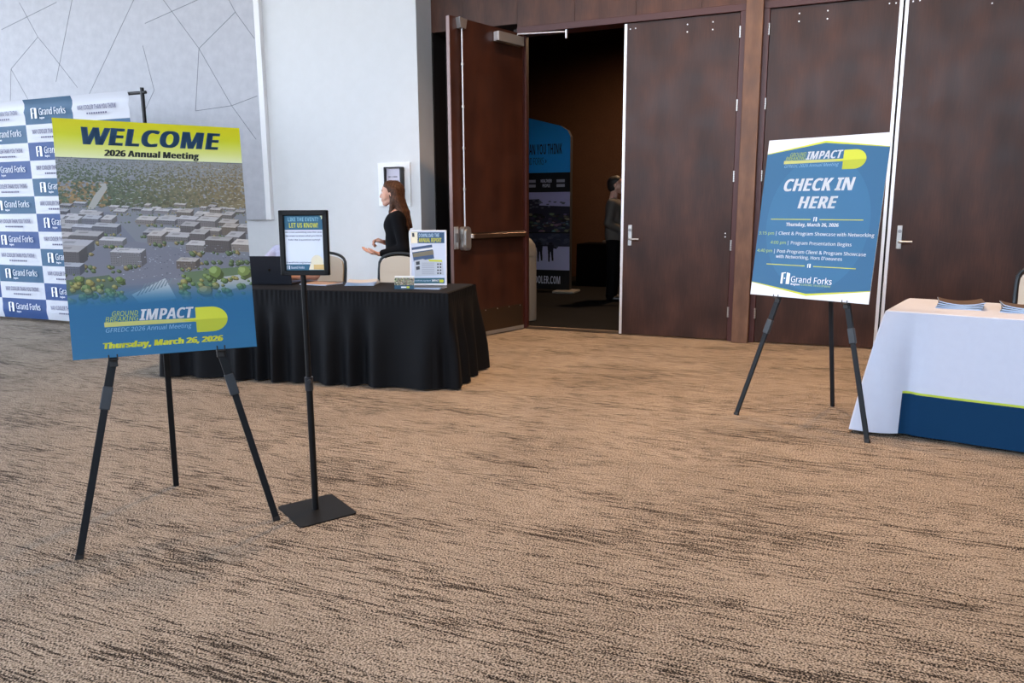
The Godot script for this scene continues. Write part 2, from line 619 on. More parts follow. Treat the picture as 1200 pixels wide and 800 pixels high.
func skaters_print(W: int, H: int) -> Image:
	rng.seed = 5
	var im := Image.create(W, H, false, Image.FORMAT_RGB8)
	im.fill(rgb(190, 186, 214))
	im.fill_rect(Rect2i(0, 0, W, int(H * 0.36)), rgb(52, 54, 72))
	for i in 120:
		blob_at(im, rng.randf() * W, H * rng.randf_range(0.02, 0.36), W * 0.03, rgb(40, 42, 58).lightened(rng.randf() * 0.2))
	im.fill_rect(Rect2i(0, int(H * 0.03), int(W * 0.28), int(H * 0.16)), rgb(44, 96, 190))
	for p in [[0.36, 0.34, 0.0], [0.62, 0.28, -0.2], [0.76, 0.28, 0.12]]:
		var x: float = p[0] * W
		var y: float = p[1] * H
		var u := H * 0.5
		blob_at(im, x, y, u * 0.06, rgb(30, 28, 36))
		fill_poly(im, [[x - u * 0.1, y + u * 0.06], [x + u * 0.1, y + u * 0.06], [x + u * 0.08, y + u * 0.45], [x - u * 0.08, y + u * 0.45]], rgb(34, 32, 44))
		fill_poly(im, [[x, y + u * 0.1], [x + p[2] * u * 1.6, y + u * 0.24], [x + p[2] * u * 1.6, y + u * 0.3], [x, y + u * 0.2]], rgb(34, 32, 44))
		fill_poly(im, [[x - u * 0.08, y + u * 0.44], [x - u * 0.01, y + u * 0.44], [x - u * 0.03, y + u], [x - u * 0.07, y + u]], rgb(28, 26, 36))
		fill_poly(im, [[x + u * 0.01, y + u * 0.44], [x + u * 0.08, y + u * 0.44], [x + u * 0.09, y + u * 0.94], [x + u * 0.04, y + u * 0.94]], rgb(28, 26, 36))
	return im

# ------------------------------------------------------------------ soft bodies (surface nets)
func soft(bones: Array, cell: float, k: float, acc: Dictionary) -> void:
	var lo := Vector3(1e9, 1e9, 1e9)
	var hi := -lo
	for b in bones:
		var r: float = maxf(b[2], b[3]) + cell * 3.0
		lo = lo.min(b[0] - Vector3.ONE * r).min(b[1] - Vector3.ONE * r)
		hi = hi.max(b[0] + Vector3.ONE * r).max(b[1] + Vector3.ONE * r)
	var nx := int((hi.x - lo.x) / cell) + 2
	var ny := int((hi.y - lo.y) / cell) + 2
	var nz := int((hi.z - lo.z) / cell) + 2
	var F := PackedFloat32Array()
	F.resize(nx * ny * nz)
	F.fill(1.0)
	for b in bones:
		var a: Vector3 = b[0]
		var ab: Vector3 = b[1] - a
		var l2 := maxf(ab.length_squared(), 1e-9)
		var ra: float = b[2]
		var rb: float = b[3]
		var r := maxf(ra, rb) + k + cell * 2.0
		var p0: Vector3 = (a.min(b[1]) - Vector3.ONE * r - lo) / cell
		var p1: Vector3 = (a.max(b[1]) + Vector3.ONE * r - lo) / cell
		for iz in range(maxi(int(p0.z), 0), mini(int(p1.z) + 2, nz)):
			for iy in range(maxi(int(p0.y), 0), mini(int(p1.y) + 2, ny)):
				var base := (iz * ny + iy) * nx
				for ix in range(maxi(int(p0.x), 0), mini(int(p1.x) + 2, nx)):
					var p := lo + Vector3(ix, iy, iz) * cell - a
					var t := clampf(p.dot(ab) / l2, 0.0, 1.0)
					var d := (p - ab * t).length() - ra - (rb - ra) * t
					var e := F[base + ix]
					var h := maxf(k - absf(e - d), 0.0) / k
					F[base + ix] = minf(e, d) - h * h * k * 0.25
	var verts: PackedVector3Array = acc.v
	var idx: PackedInt32Array = acc.i
	var at := PackedInt32Array()
	at.resize(nx * ny * nz)
	at.fill(-1)
	var off := [0, 1, nx, nx + 1, nx * ny, nx * ny + 1, nx * ny + nx, nx * ny + nx + 1]
	var pos := []
	for c in 8:
		pos.append(Vector3(c & 1, (c >> 1) & 1, (c >> 2) & 1))
	var edges := [[0, 1], [2, 3], [4, 5], [6, 7], [0, 2], [1, 3], [4, 6], [5, 7], [0, 4], [1, 5], [2, 6], [3, 7]]
	for iz in nz - 1:
		for iy in ny - 1:
			var base := (iz * ny + iy) * nx
			for ix in nx - 1:
				var o := base + ix
				var f0 := F[o]
				if absf(f0) > cell * 2.0:
					continue
				var inside := 0
				for c in 8:
					if F[o + off[c]] < 0.0:
						inside += 1
				if inside == 0 or inside == 8:
					continue
				var sum := Vector3.ZERO
				var n := 0
				for e in edges:
					var fa := F[o + off[e[0]]]
					var fb := F[o + off[e[1]]]
					if (fa < 0.0) != (fb < 0.0):
						sum += pos[e[0]].lerp(pos[e[1]], fa / (fa - fb))
						n += 1
				at[o] = verts.size()
				verts.append(lo + (Vector3(ix, iy, iz) + sum / n) * cell)
	var sx := 1
	var sy := nx
	var sz := nx * ny
	for iz in range(1, nz - 1):
		for iy in range(1, ny - 1):
			var base := (iz * ny + iy) * nx
			for ix in range(1, nx - 1):
				var o := base + ix
				if at[o] < 0:
					continue
				var f0 := F[o]
				for ax in 3:
					var s: int = [sx, sy, sz][ax]
					var f1 := F[o + s]
					if (f0 < 0.0) == (f1 < 0.0):
						continue
					var u: int = [sy, sz, sx][ax]
					var w: int = [sz, sx, sy][ax]
					var q := [at[o], at[o - u], at[o - u - w], at[o - w]]
					if q.has(-1):
						continue
					if f0 >= 0.0:
						q.reverse()
					# clockwise seen from outside
					idx.append_array(PackedInt32Array([q[0], q[2], q[1], q[0], q[3], q[2]]))
	acc.v = verts
	acc.i = idx

func soft_commit(acc: Dictionary) -> ArrayMesh:
	var v: PackedVector3Array = acc.v
	var i: PackedInt32Array = acc.i
	var n := PackedVector3Array()
	n.resize(v.size())
	for t in range(0, i.size(), 3):
		var g := (v[i[t + 2]] - v[i[t]]).cross(v[i[t + 1]] - v[i[t]])
		n[i[t]] += g
		n[i[t + 1]] += g
		n[i[t + 2]] += g
	for k in n.size():
		n[k] = n[k].normalized()
	var arr := []
	arr.resize(Mesh.ARRAY_MAX)
	arr[Mesh.ARRAY_VERTEX] = v
	arr[Mesh.ARRAY_NORMAL] = n
	arr[Mesh.ARRAY_INDEX] = i
	var m := ArrayMesh.new()
	m.add_surface_from_arrays(Mesh.PRIMITIVE_TRIANGLES, arr)
	return m

func soft_mesh(bones: Array, cell: float, k: float) -> ArrayMesh:
	var acc := {"v": PackedVector3Array(), "i": PackedInt32Array()}
	soft(bones, cell, k, acc)
	return soft_commit(acc)

func V(x: float, y: float, z: float) -> Vector3:
	return Vector3(x, y, z)

# bones of a hand: wrist, direction of the fingers, direction the palm's back faces, curl 0..1, side +1 if the thumb lies towards dir x back
func hand_bones(w: Vector3, dir: Vector3, back: Vector3, thumb: Vector3, curl: float) -> Array:
	var bones := []
	dir = dir.normalized()
	back = (back - dir * back.dot(dir)).normalized()
	var across := thumb - dir * thumb.dot(dir) - back * thumb.dot(back)
	across = across.normalized()
	for k in 4:
		var s := (1.5 - k) * 0.019
		var root := w + dir * 0.088 + across * s
		bones.append([w + dir * 0.008 + across * s * 0.6, root, 0.015, 0.0125])
		var length: float = [0.040, 0.045, 0.042, 0.033][k]
		var a := curl * (0.9 + 0.12 * k)
		var p := root
		var ang := 0.0
		for seg in 3:
			ang += a * [0.75, 1.0, 0.7][seg]
			var d := dir * cos(ang) - back * sin(ang)
			var l: float = length * [1.0, 0.68, 0.55][seg]
			var q := p + d * l
			bones.append([p, q, 0.0098 - 0.0007 * seg, 0.0090 - 0.0007 * seg])
			p = q
	var t0 := w + dir * 0.022 + across * 0.024
	var t1 := t0 + (dir * 0.62 + across * 0.75 - back * 0.25).normalized() * 0.042
	var t2 := t1 + (dir * 0.9 + across * 0.35 - back * 0.35).normalized() * 0.032
	var t3 := t2 + (dir * 1.0 - across * 0.05 - back * 0.35).normalized() * 0.025
	bones.append([t0, t1, 0.0155, 0.0115])
	bones.append([t1, t2, 0.0112, 0.0102])
	bones.append([t2, t3, 0.0102, 0.0085])
	return bones

# head bones about a centre between the ears at height y, facing +z
func head_bones(c: Vector3, s := 1.0) -> Array:
	var b := []
	for q in [
		[V(0, 0.030, -0.022), V(0, 0.034, 0.012), 0.080, 0.076],
		[V(0, -0.005, -0.020), V(0, -0.01, 0.02), 0.070, 0.066],
		[V(-0.028, -0.035, 0.045), V(0.028, -0.035, 0.045), 0.040, 0.040],
		[V(-0.03, -0.01, 0.052), V(0.03, -0.01, 0.052), 0.030, 0.030],
		[V(-0.042, -0.065, 0.012), V(-0.016, -0.098, 0.062), 0.024, 0.020],
		[V(0.042, -0.065, 0.012), V(0.016, -0.098, 0.062), 0.024, 0.020],
		[V(-0.008, -0.098, 0.064), V(0.008, -0.098, 0.064), 0.020, 0.020],
		[V(-0.012, -0.068, 0.070), V(0.012, -0.068, 0.070), 0.020, 0.020],
		[V(0, 0.008, 0.084), V(0, -0.032, 0.106), 0.009, 0.0105],
		[V(-0.011, -0.036, 0.094), V(0.011, -0.036, 0.094), 0.0085, 0.0085],
		[V(-0.03, 0.020, 0.078), V(0.03, 0.020, 0.078), 0.012, 0.012],
		[V(-0.014, -0.060, 0.088), V(0.014, -0.060, 0.088), 0.0062, 0.0062],
		[V(-0.012, -0.069, 0.087), V(0.012, -0.069, 0.087), 0.0066, 0.0066],
		[V(-0.076, -0.004, -0.004), V(-0.080, -0.026, -0.008), 0.014, 0.009],
		[V(0.076, -0.004, -0.004), V(0.080, -0.026, -0.008), 0.014, 0.009],
	]:
		b.append([c + q[0] * s, c + q[1] * s, q[2] * s, q[3] * s])
	return b

func face_parts(parent: Node, c: Vector3, s: float, brow: Material) -> void:
	var white := mat("eye_white", rgb(225, 220, 215), 0.3)
	var iris := mat("iris", rgb(62, 44, 32), 0.2)
	var lip := mat("lip", rgb(168, 92, 88), 0.5)
	for sd in [-1.0, 1.0]:
		var e := obj("eye", soft_mesh([[V(-0.004, 0, 0), V(0.004, 0, 0), 0.0085, 0.0085]], 0.0025, 0.002), white, parent, c + V(0.033 * sd, 0.002, 0.0785) * s)
		obj("iris", soft_mesh([[V(0, 0, 0), V(0, 0, 0.001), 0.0045, 0.0045]], 0.0018, 0.002), iris, e, V(0, 0, 0.006))
		obj("eyebrow", tube([c + V(0.014 * sd, 0.024, 0.0905) * s, c + V(0.030 * sd, 0.028, 0.0885) * s, c + V(0.046 * sd, 0.023, 0.078) * s], 0.0032, 6), brow, parent)
	obj("lips", tube([c + V(-0.025, -0.062, 0.0865) * s, c + V(-0.010, -0.0645, 0.0945) * s, c + V(0.010, -0.0645, 0.0945) * s, c + V(0.025, -0.062, 0.0865) * s], [0.0022, 0.005, 0.005, 0.0022], 6), lip, parent)

# ------------------------------------------------------------------ build
func _ready() -> void:
	rng.seed = 1
	build_view()
	build_room()
	build_doors()
	build_inner_room()
	build_banner()
	build_boards()
	build_stand()
	build_black_table()
	build_white_table()
	build_people()
	build_lamps()

func build_view() -> void:
	var cam := Camera3D.new()
	cam.name = "camera"
	cam.transform = Transform3D(Basis(Vector3(0.92374, -0.00576, -0.38300), Vector3(-0.06091, 0.98494, -0.16172), Vector3(0.37817, 0.17272, 0.90948)).orthonormalized(), Vector3(0, 1.34, 0))
	cam.fov = rad_to_deg(2.0 * atan(400.0 / 879.0))
	cam.near = 0.05
	cam.far = 200.0
	cam.current = true
	add_child(cam)
	var we := WorldEnvironment.new()
	we.name = "environment"
	var e := Environment.new()
	e.background_mode = Environment.BG_SKY
	var sky := Sky.new()
	var sm := ProceduralSkyMaterial.new()
	sm.sky_top_color = rgb(196, 214, 240)
	sm.sky_horizon_color = rgb(228, 235, 247)
	sm.ground_bottom_color = rgb(150, 152, 156)
	sm.ground_horizon_color = rgb(186, 192, 200)
	sm.sky_energy_multiplier = 1.0
	sm.ground_energy_multiplier = 1.0
	sky.sky_material = sm
	e.sky = sky
	e.background_energy_multiplier = 12.5
	e.tonemap_mode = Environment.TONE_MAPPER_LINEAR
	e.tonemap_exposure = 0.84
	e.sdfgi_enabled = true
	e.ssao_enabled = true
	e.ssil_enabled = true
	we.environment = e
	add_child(we)

const XL := -13.0
const XR := 8.0
const ZF := 5.0
const ZD := -7.867
const ZW := -7.528
const TOP := 6.4

func build_room() -> void:
	var carpet := carpet_material()
	var fl := struct("floor", box(XR - XL + 0.6, 0.2, ZF - ZD + 0.6), carpet, Vector3((XL + XR) / 2, -0.1, (ZF + ZD) / 2 + 0.05))
	fl.set_meta("label", "beige streaked loop pile carpet")
	var white := speckle_material("wall_paint", rgb(222, 224, 224), rgb(229, 231, 232), 61, 0.6, 0.2, 0.75)
	var ceil_m := mat("ceiling_paint", rgb(205, 205, 200), 0.9)
	struct("ceiling", box(XR - XL + 0.6, 0.2, ZF - ZD + 0.6), ceil_m, Vector3((XL + XR) / 2, TOP + 0.1, (ZF + ZD) / 2))
	struct("wall_right", box(0.2, TOP, ZF - ZD + 0.4), mat("right_paint", rgb(150, 146, 140), 0.8), Vector3(XR + 0.1, TOP / 2, (ZF + ZD) / 2))
	# white projecting wall beside the doors
	var wb := struct_root("wall_back")
	span("plaster", XL, -4.23, 0.0, TOP, ZD - 0.3, ZW, white, wb)
	# grey textile panel on the white wall, thin darker strips laid on as lines
	var grey := speckle_material("textile_grey", rgb(178, 180, 186), rgb(208, 209, 213), 81, 0.5, 0.3, 0.95, 0.06)
	var pn := thing("wall_panel", "light grey textile wall panel with thin darker grey lines and white edge", "wall panel", Vector3(0, 0, ZW))
	span("textile", XL + 0.3, -6.37, 1.237, TOP - 0.05, 0.0, 0.055, grey, pn, 0.004)
	span("edge_trim", -6.37, -6.29, 1.237, TOP - 0.05, 0.0, 0.058, mat("trim_white", rgb(244, 244, 244), 0.6), pn, 0.003)
	var panel_line := mat("panel_line_grey", rgb(120, 124, 130), 0.9)
	for s in [[[-10.77, 3.85], [-9.63, 4.09]], [[-10.35, 4.16], [-10.06, 3.69], [-10.67, 3.32], [-10.77, 2.85]], [[-9.24, 4.3], [-9.34, 4.08], [-9.8, 3.09]], [[-7.95, 4.3], [-8.25, 3.97], [-9.23, 2.85]], [[-6.6, 4.0], [-7.28, 3.85], [-8.09, 3.68]], [[-7.9, 4.1], [-7.7, 3.86], [-7.24, 3.31], [-6.79, 2.61], [-6.45, 2.2]], [[-6.9, 4.2], [-6.72, 3.81], [-6.64, 3.67], [-7.24, 3.31], [-7.37, 2.58]], [[-6.64, 3.67], [-6.38, 3.35]], [[-8.16, 3.42], [-8.03, 2.87], [-8.22, 2.63]], [[-7.37, 2.58], [-6.79, 2.61], [-6.39, 2.7]], [[-10.06, 3.69], [-9.93, 3.56], [-9.4, 2.99]], [[-10.67, 3.32], [-10.39, 2.89]]]:
		var st := begin()
		for k in s.size() - 1:
			add_bar(st, V(s[k][0], s[k][1], 0.0555), V(s[k + 1][0], s[k + 1][1], 0.0555), 0.007, 0.002, Vector3(s[k + 1][1] - s[k][1], s[k][0] - s[k + 1][0], 0), 0.0)
		obj("panel_line", st.commit(), panel_line, pn)
	# framed notice on the white wall
	var fr := thing("notice_frame", "small black deep framed notice on white wall plate behind standing woman", "notice", Vector3(-4.55, 1.63, ZW))
	span("back_plate", -0.212, 0.205, -0.242, 0.245, 0.0, 0.03, mat("plate_white", rgb(246, 247, 247), 0.4), fr, 0.003)
	var bk := mat("black_frame", rgb(22, 22, 24), 0.5)
	var st := begin()
	add_box(st, V(0.012, 0.40, 0.07), 0.001, Transform3D(Basis(), V(-0.085, -0.01, 0.065)))
	add_box(st, V(0.02, 0.40, 0.07), 0.001, Transform3D(Basis(), V(0.125, -0.01, 0.065)))
	add_box(st, V(0.222, 0.012, 0.07), 0.001, Transform3D(Basis(), V(0.02, 0.186, 0.065)))
	add_box(st, V(0.222, 0.012, 0.07), 0.001, Transform3D(Basis(), V(0.02, -0.206, 0.065)))
	obj("frame", st.commit(), bk, fr)
	span("paper", -0.08, 0.115, -0.2, 0.18, 0.03, 0.06, mat("notice_paper", rgb(216, 212, 226), 0.7), fr)
	var gl := mat("faint_ink", rgb(150, 148, 162), 0.7)
	for k in 2:
		var ln := begin()
		var x := -0.055
		for w in ([0.03, 0.012, 0.055] if k == 0 else [0.05, 0.045, 0.02]):
			add_plate(ln, rect(x, 0.075 - k * 0.045, x + w, 0.093 - k * 0.045), 0.0605, 0.0606)
			x += w + 0.01
		obj("print_line", ln.commit(), gl, fr)
	# clerestory windows behind the camera and a glazed wall on the left, both outside the picture
	var paint := mat("front_paint", rgb(200, 198, 194), 0.8)
	var wf := struct_root("wall_front")
	var low := 2.4
	var high := TOP - 0.2
	span("wall_sill", XL, XR, 0.0, low, ZF, ZF + 0.3, paint, wf)
	span("wall_head", XL, XR, high, TOP, ZF, ZF + 0.3, paint, wf)
	var piers := [XL, -8.4, -5.2, -4.7, -1.5, -1.0, 2.2, 2.7, 5.9, XR]
	for k in range(0, piers.size(), 2):
		span("pier", piers[k], piers[k + 1], low, high, ZF, ZF + 0.3, paint, wf)
	var number := 0
	for k in range(1, piers.size() - 1, 2):
		number += 1
		glazing(number, V(piers[k], 0, ZF + 0.1), 0.0, piers[k + 1] - piers[k], low, high)
	var wl := struct_root("wall_left")
	span("wall_sill", XL - 0.3, XL, 0.0, 0.3, ZW, ZF, paint, wl)
	span("wall_head", XL - 0.3, XL, high, TOP, ZW, ZF, paint, wl)
	piers = [ZW, -6.2, -3.6, -3.2, -0.6, -0.2, 2.0, 2.4, 4.7, ZF]
	for k in range(0, piers.size(), 2):
		span("pier", XL - 0.3, XL, 0.3, high, piers[k], piers[k + 1], paint, wl)
	for k in range(1, piers.size() - 1, 2):
		number += 1
		glazing(number, V(XL - 0.1, 0, piers[k + 1]), 90.0, piers[k + 1] - piers[k], 0.3, high)

func glazing(number: int, at: Vector3, turn: float, w: float, y0: float, y1: float) -> void:
	var alu := mat("mullion", rgb(70, 70, 72), 0.5, 0.6)
	var g := struct_root("window_%d" % number, at, turn)
	for f in [0.0, 0.5, 1.0]:
		var x: float = lerpf(0.03, w - 0.03, f)
		span("mullion", x - 0.03, x + 0.03, y0, y1, -0.05, 0.05, alu, g)
	for y in [y0 + 0.03, (y0 + y1) / 2, y1 - 0.03]:
		span("transom", 0.06, w / 2 - 0.03, y - 0.03, y + 0.03, -0.04, 0.04, alu, g)
		span("transom", w / 2 + 0.03, w - 0.06, y - 0.03, y + 0.03, -0.04, 0.04, alu, g)

func build_doors() -> void:
	var a := rgb(42, 24, 18)
	var b := rgb(74, 47, 37)
	var wood := wood_material("door_veneer", a, b, 101, 0.43, 2.6, 0.42)
	var wood2 := wood_material("panel_veneer", rgb(54, 33, 26), rgb(92, 61, 48), 131, 0.44, 2.2, 0.42)
	var wood3 := wood_material("post_veneer", rgb(88, 62, 46), rgb(124, 92, 70), 171, 0.5, 1.4)
	var frame_m := mat("frame_paint", rgb(70, 34, 32), 0.42)
	var steel := mat("satin_steel", rgb(196, 196, 194), 0.32, 0.85)
	var bright := mat("edge_aluminium", rgb(226, 228, 232), 0.38, 0.55)
	var dark := mat("gasket", rgb(14, 14, 20), 0.7)
	# the panelled wall
	var w := struct_root("wall_door_side")
	var core := mat("wall_core", rgb(40, 26, 22), 0.8)
	span("core", -4.23, -3.19, 3.3, TOP, ZD - 0.2, ZD - 0.02, core, w)
	# added recess with near-black lining, standing for the shade behind the open leaf
	var shade_lining := mat("shade_lining_dark", rgb(26, 17, 15), 0.7)
	span("added_recess_back", -4.23, -3.19, 0.0, 3.4, ZD - 0.34, ZD - 0.30, shade_lining, w)
	span("added_recess_side", -4.23, -4.215, 0.0, 3.3, ZD - 0.30, ZD, shade_lining, w)
	span("added_recess_side", -3.24, -3.19, 0.0, 3.25, ZD - 0.30, ZD - 0.02, shade_lining, w)
	span("added_recess_head", -4.23, -3.19, 3.3, 3.4, ZD - 0.30, ZD - 0.2, shade_lining, w)
	span("core", -3.19, 1.75, 3.25, TOP, ZD - 0.2, ZD - 0.02, core, w)
	span("core", 1.75, XR, 0.0, TOP, ZD - 0.2, ZD - 0.02, core, w)
	span("core", -0.826, -0.668, 0.0, 3.25, ZD - 0.2, ZD - 0.02, core, w)
	var edges := [-4.23, -3.83, -3.19, -2.545, -1.9, -1.25, -0.6, 0.05, 0.7, 1.35, 1.75, 2.4, 3.05, 3.7, 4.35, 5.0, 5.65, 6.3, 6.95, 7.6, XR]
	for k in edges.size() - 1:
		var x0: float = edges[k]
		var x1: float = edges[k + 1]
		var low := 3.3 if x1 <= -3.18 else (0.0 if x0 >= 1.74 else 3.25)
		if low == 0.0:
			span("veneer_panel", x0 + 0.001, x1 - 0.001, 0.0, 2.42, ZD - 0.02, ZD, wood2, w, 0.001)
			low = 2.424
		span("veneer_panel", x0 + 0.001, x1 - 0.001, low, TOP, ZD - 0.02, ZD, wood2, w, 0.001)
	# timber cover between the pairs
	var post := struct("trim_1", box(0.158, TOP, 0.085, 0.004), wood3, V(-0.747, TOP / 2, ZD + 0.0425))
	post.set_meta("label", "brown wooden cover post between the two pairs of doors")
	# painted steel frames
	var n := 0
	for o in [[-3.19, -0.826], [-0.668, 1.75]]:
		n += 1
		var f := struct_root("trim_%d" % (n + 1))
		span("jamb", o[0], o[0] + 0.055, 0.0, 3.195, ZD - 0.19, ZD + 0.012, frame_m, f, 0.003)
		span("jamb", o[1] - 0.055, o[1], 0.0, 3.195, ZD - 0.19, ZD + 0.012, frame_m, f, 0.003)
		span("head", o[0], o[1], 3.195, 3.262, ZD - 0.19, ZD + 0.012, frame_m, f, 0.003)
		span("door_stop", o[0] + 0.055, o[0] + 0.07, 0.0, 3.195, ZD - 0.12, ZD - 0.08, frame_m, f)
		span("door_stop", o[1] - 0.07, o[1] - 0.055, 0.0, 3.195, ZD - 0.12, ZD - 0.08, frame_m, f)
	# closed leaves: x of hinge edge, x of meeting edge
	n = 1
	for d in [[-0.884, -2.01, "closed brown wooden door leaf next to the open doorway"], [-0.61, 0.505, "closed brown wooden door leaf behind the check in sign"], [1.69, 0.53, "closed brown wooden door leaf behind the white table"]]:
		n += 1
		var hinge: float = d[0]
		var meet: float = d[1]
		var s := signf(meet - hinge)
		var dr := struct_root("door_%d" % n)
		dr.set_meta("label", d[2])
		span("leaf", minf(hinge, meet), maxf(hinge, meet), 0.012, 3.189, ZD - 0.05, ZD - 0.004, wood, dr, 0.002)
		span("edge_strip", minf(meet - s * 0.024, meet + s * 0.004), maxf(meet - s * 0.024, meet + s * 0.004), 0.012, 3.185, ZD - 0.052, ZD + 0.004, bright, dr, 0.001)
		for k in 5:
			var y := 0.3 + k * 0.677
			var h := begin()
			for q in 5:
				add_tube(h, [V(hinge - s * 0.006, y - 0.052 + q * 0.0215, ZD + 0.008), V(hinge - s * 0.006, y - 0.033 + q * 0.0215, ZD + 0.008)], 0.0105, 8)
			obj("hinge", h.commit(), steel, dr)
		var lv := begin()
		var px := meet - s * 0.098
		add_box(lv, V(0.042, 0.215, 0.016), 0.003, Transform3D(Basis(), V(px, 1.07, ZD + 0.004)))
		var plate_o := obj("lock_plate", lv.commit(), steel, dr)
		obj("key_cylinder", tube([V(px, 1.125, ZD + 0.01), V(px, 1.125, ZD + 0.028)], 0.016, 12), mat("dull_steel", rgb(140, 140, 140), 0.4, 0.8), plate_o)
		obj("lever", tube([V(px, 1.03, ZD + 0.01), V(px, 1.03, ZD + 0.045), V(px - s * 0.012, 1.03, ZD + 0.056), V(px - s * 0.105, 1.03, ZD + 0.056)], 0.0105, 10), steel, plate_o)
		for q in [[0.435, 3.125], [0.435, 3.055], [0.705, 3.125], [0.705, 3.055], [0.055, 3.133], [0.108, 3.135], [0.935, 1.095], [0.935, 1.06]]:
			var bx: float = meet - s * q[0] * (1.0 if q[0] < 0.2 else 1.0)
			if q[0] > 0.9:
				bx = hinge + s * 0.055
			elif q[0] > 0.2:
				bx = hinge + s * (0.255 if q[0] < 0.6 else 0.5)
			obj("bolt", tube([V(bx, q[1], ZD - 0.006), V(bx, q[1], ZD + 0.002)], 0.0065, 8), bright, dr)
		if n == 3:
			span("meeting_gasket", 0.508, 0.5255, 0.012, 3.185, ZD - 0.05, ZD - 0.03, dark, dr)
	# open leaf, swung out towards the camera; local x runs from the hinge, the seen face is local -z
	var od := struct_root("door_1", V(-3.128, 0.0, ZD + 0.002), -108.47)
	od.set_meta("label", "open brown wooden door leaf with steel exit device and kick plate")
	var red := wood_material("inner_veneer", rgb(46, 22, 14), rgb(72, 38, 24), 211, 0.45, 2.6)
	var L := 1.09
	span("leaf", 0.0, L, 0.045, 3.189, 0.0, 0.046, red, od, 0.002)
	span("edge_strip", L - 0.001, L + 0.004, 0.045, 3.185, 0.002, 0.044, mat("edge_veneer", rgb(138, 112, 108), 0.4), od, 0.001)
	var alu := mat("dull_aluminium", rgb(150, 146, 142), 0.45, 0.5)
	span("door_sweep", 0.0, L, 0.012, 0.05, -0.008, 0.05, alu, od, 0.002)
	span("kick_plate", 0.02, L - 0.02, 0.055, 0.295, -0.002, 0.0, mat("kick_bronze", rgb(74, 58, 44), 0.42, 0.6), od)
	for k in 6:
		obj("bolt", tube([V(0.06 + k * 0.19, 0.282, -0.004), V(0.06 + k * 0.19, 0.282, 0.0)], 0.006, 8), steel, od)
	var rx := 0.955
	var rod := obj("latch_rod", tube([V(rx, 1.16, -0.032), V(rx, 3.10, -0.032)], 0.0085, 10), bright, od)
	for y in [1.55, 1.95, 2.35, 2.75]:
		obj("rod_guide", tube([V(rx, y - 0.012, -0.032), V(rx, y + 0.012, -0.032)], 0.016, 10), steel, rod)
	var lb := begin()
	add_plate(lb, PackedVector2Array([Vector2(0.9, 3.17), Vector2(1.005, 3.18), Vector2(0.99, 3.085), Vector2(0.92, 3.08)]), -0.055, 0.0)
	obj("latch_box", lb.commit(), steel, od)
	var ch := begin()
	add_plate(ch, rounded(0.895, 0.935, 1.01, 1.175, 0.04), -0.06, 0.0)
	add_plate(ch, rounded(0.92, 0.96, 0.985, 1.15, 0.03), -0.075, -0.05)
	var chassis := obj("exit_device", ch.commit(), steel, od)
	span("latch_keeper", 1.03, 1.085, 0.95, 1.175, -0.012, 0.0, steel, od, 0.002)
	span("latch_bolt", 1.035, 1.08, 1.02, 1.11, -0.03, -0.012, mat("dull_steel", rgb(140, 140, 140)), od, 0.003)
	span("bar_collar", 0.865, 0.895, 1.055, 1.1, -0.07, -0.02, bright, chassis, 0.004)
	span("push_bar", 0.02, 0.865, 1.05, 1.1, -0.072, -0.045, mat("bar_bronze", rgb(96, 74, 60), 0.4, 0.7), chassis, 0.006)
	span("bar_rail", 0.02, 0.865, 1.04, 1.11, -0.045, 0.0, mat("rail_dark", rgb(34, 24, 20), 0.5, 0.3), chassis, 0.003)
	var cl := obj("door_closer", box(0.40, 0.095, 0.07, 0.004), alu, od, V(0.255, 3.093, -0.036))
	obj("closer_cap", box(0.012, 0.09, 0.064, 0.002), bright, cl, V(0.203, 0, 0))
	# arm from the closer to the head of the frame
	var inv := od.transform.affine_inverse()
	var p0 := V(0.13, 3.15, -0.04)
	var p1: Vector3 = inv * V(-2.63, 3.166, ZD + 0.02)
	obj("closer_arm", tube([p0, p0 + V(0, 0.012, 0), p1], 0.008, 8), bright, cl, -V(0.255, 3.093, -0.036))
	obj("arm_bracket", tube([p1 + V(0, 0.02, 0), p1 - V(0, 0.065, 0)], 0.012, 8), bright, cl, -V(0.255, 3.093, -0.036))
	# threshold in the open doorway
	struct("trim_4", box(1.1, 0.008, 0.14, 0.002), mat("threshold_dark", rgb(46, 38, 34), 0.5, 0.3), V(-2.565, 0.004, ZD - 0.1))

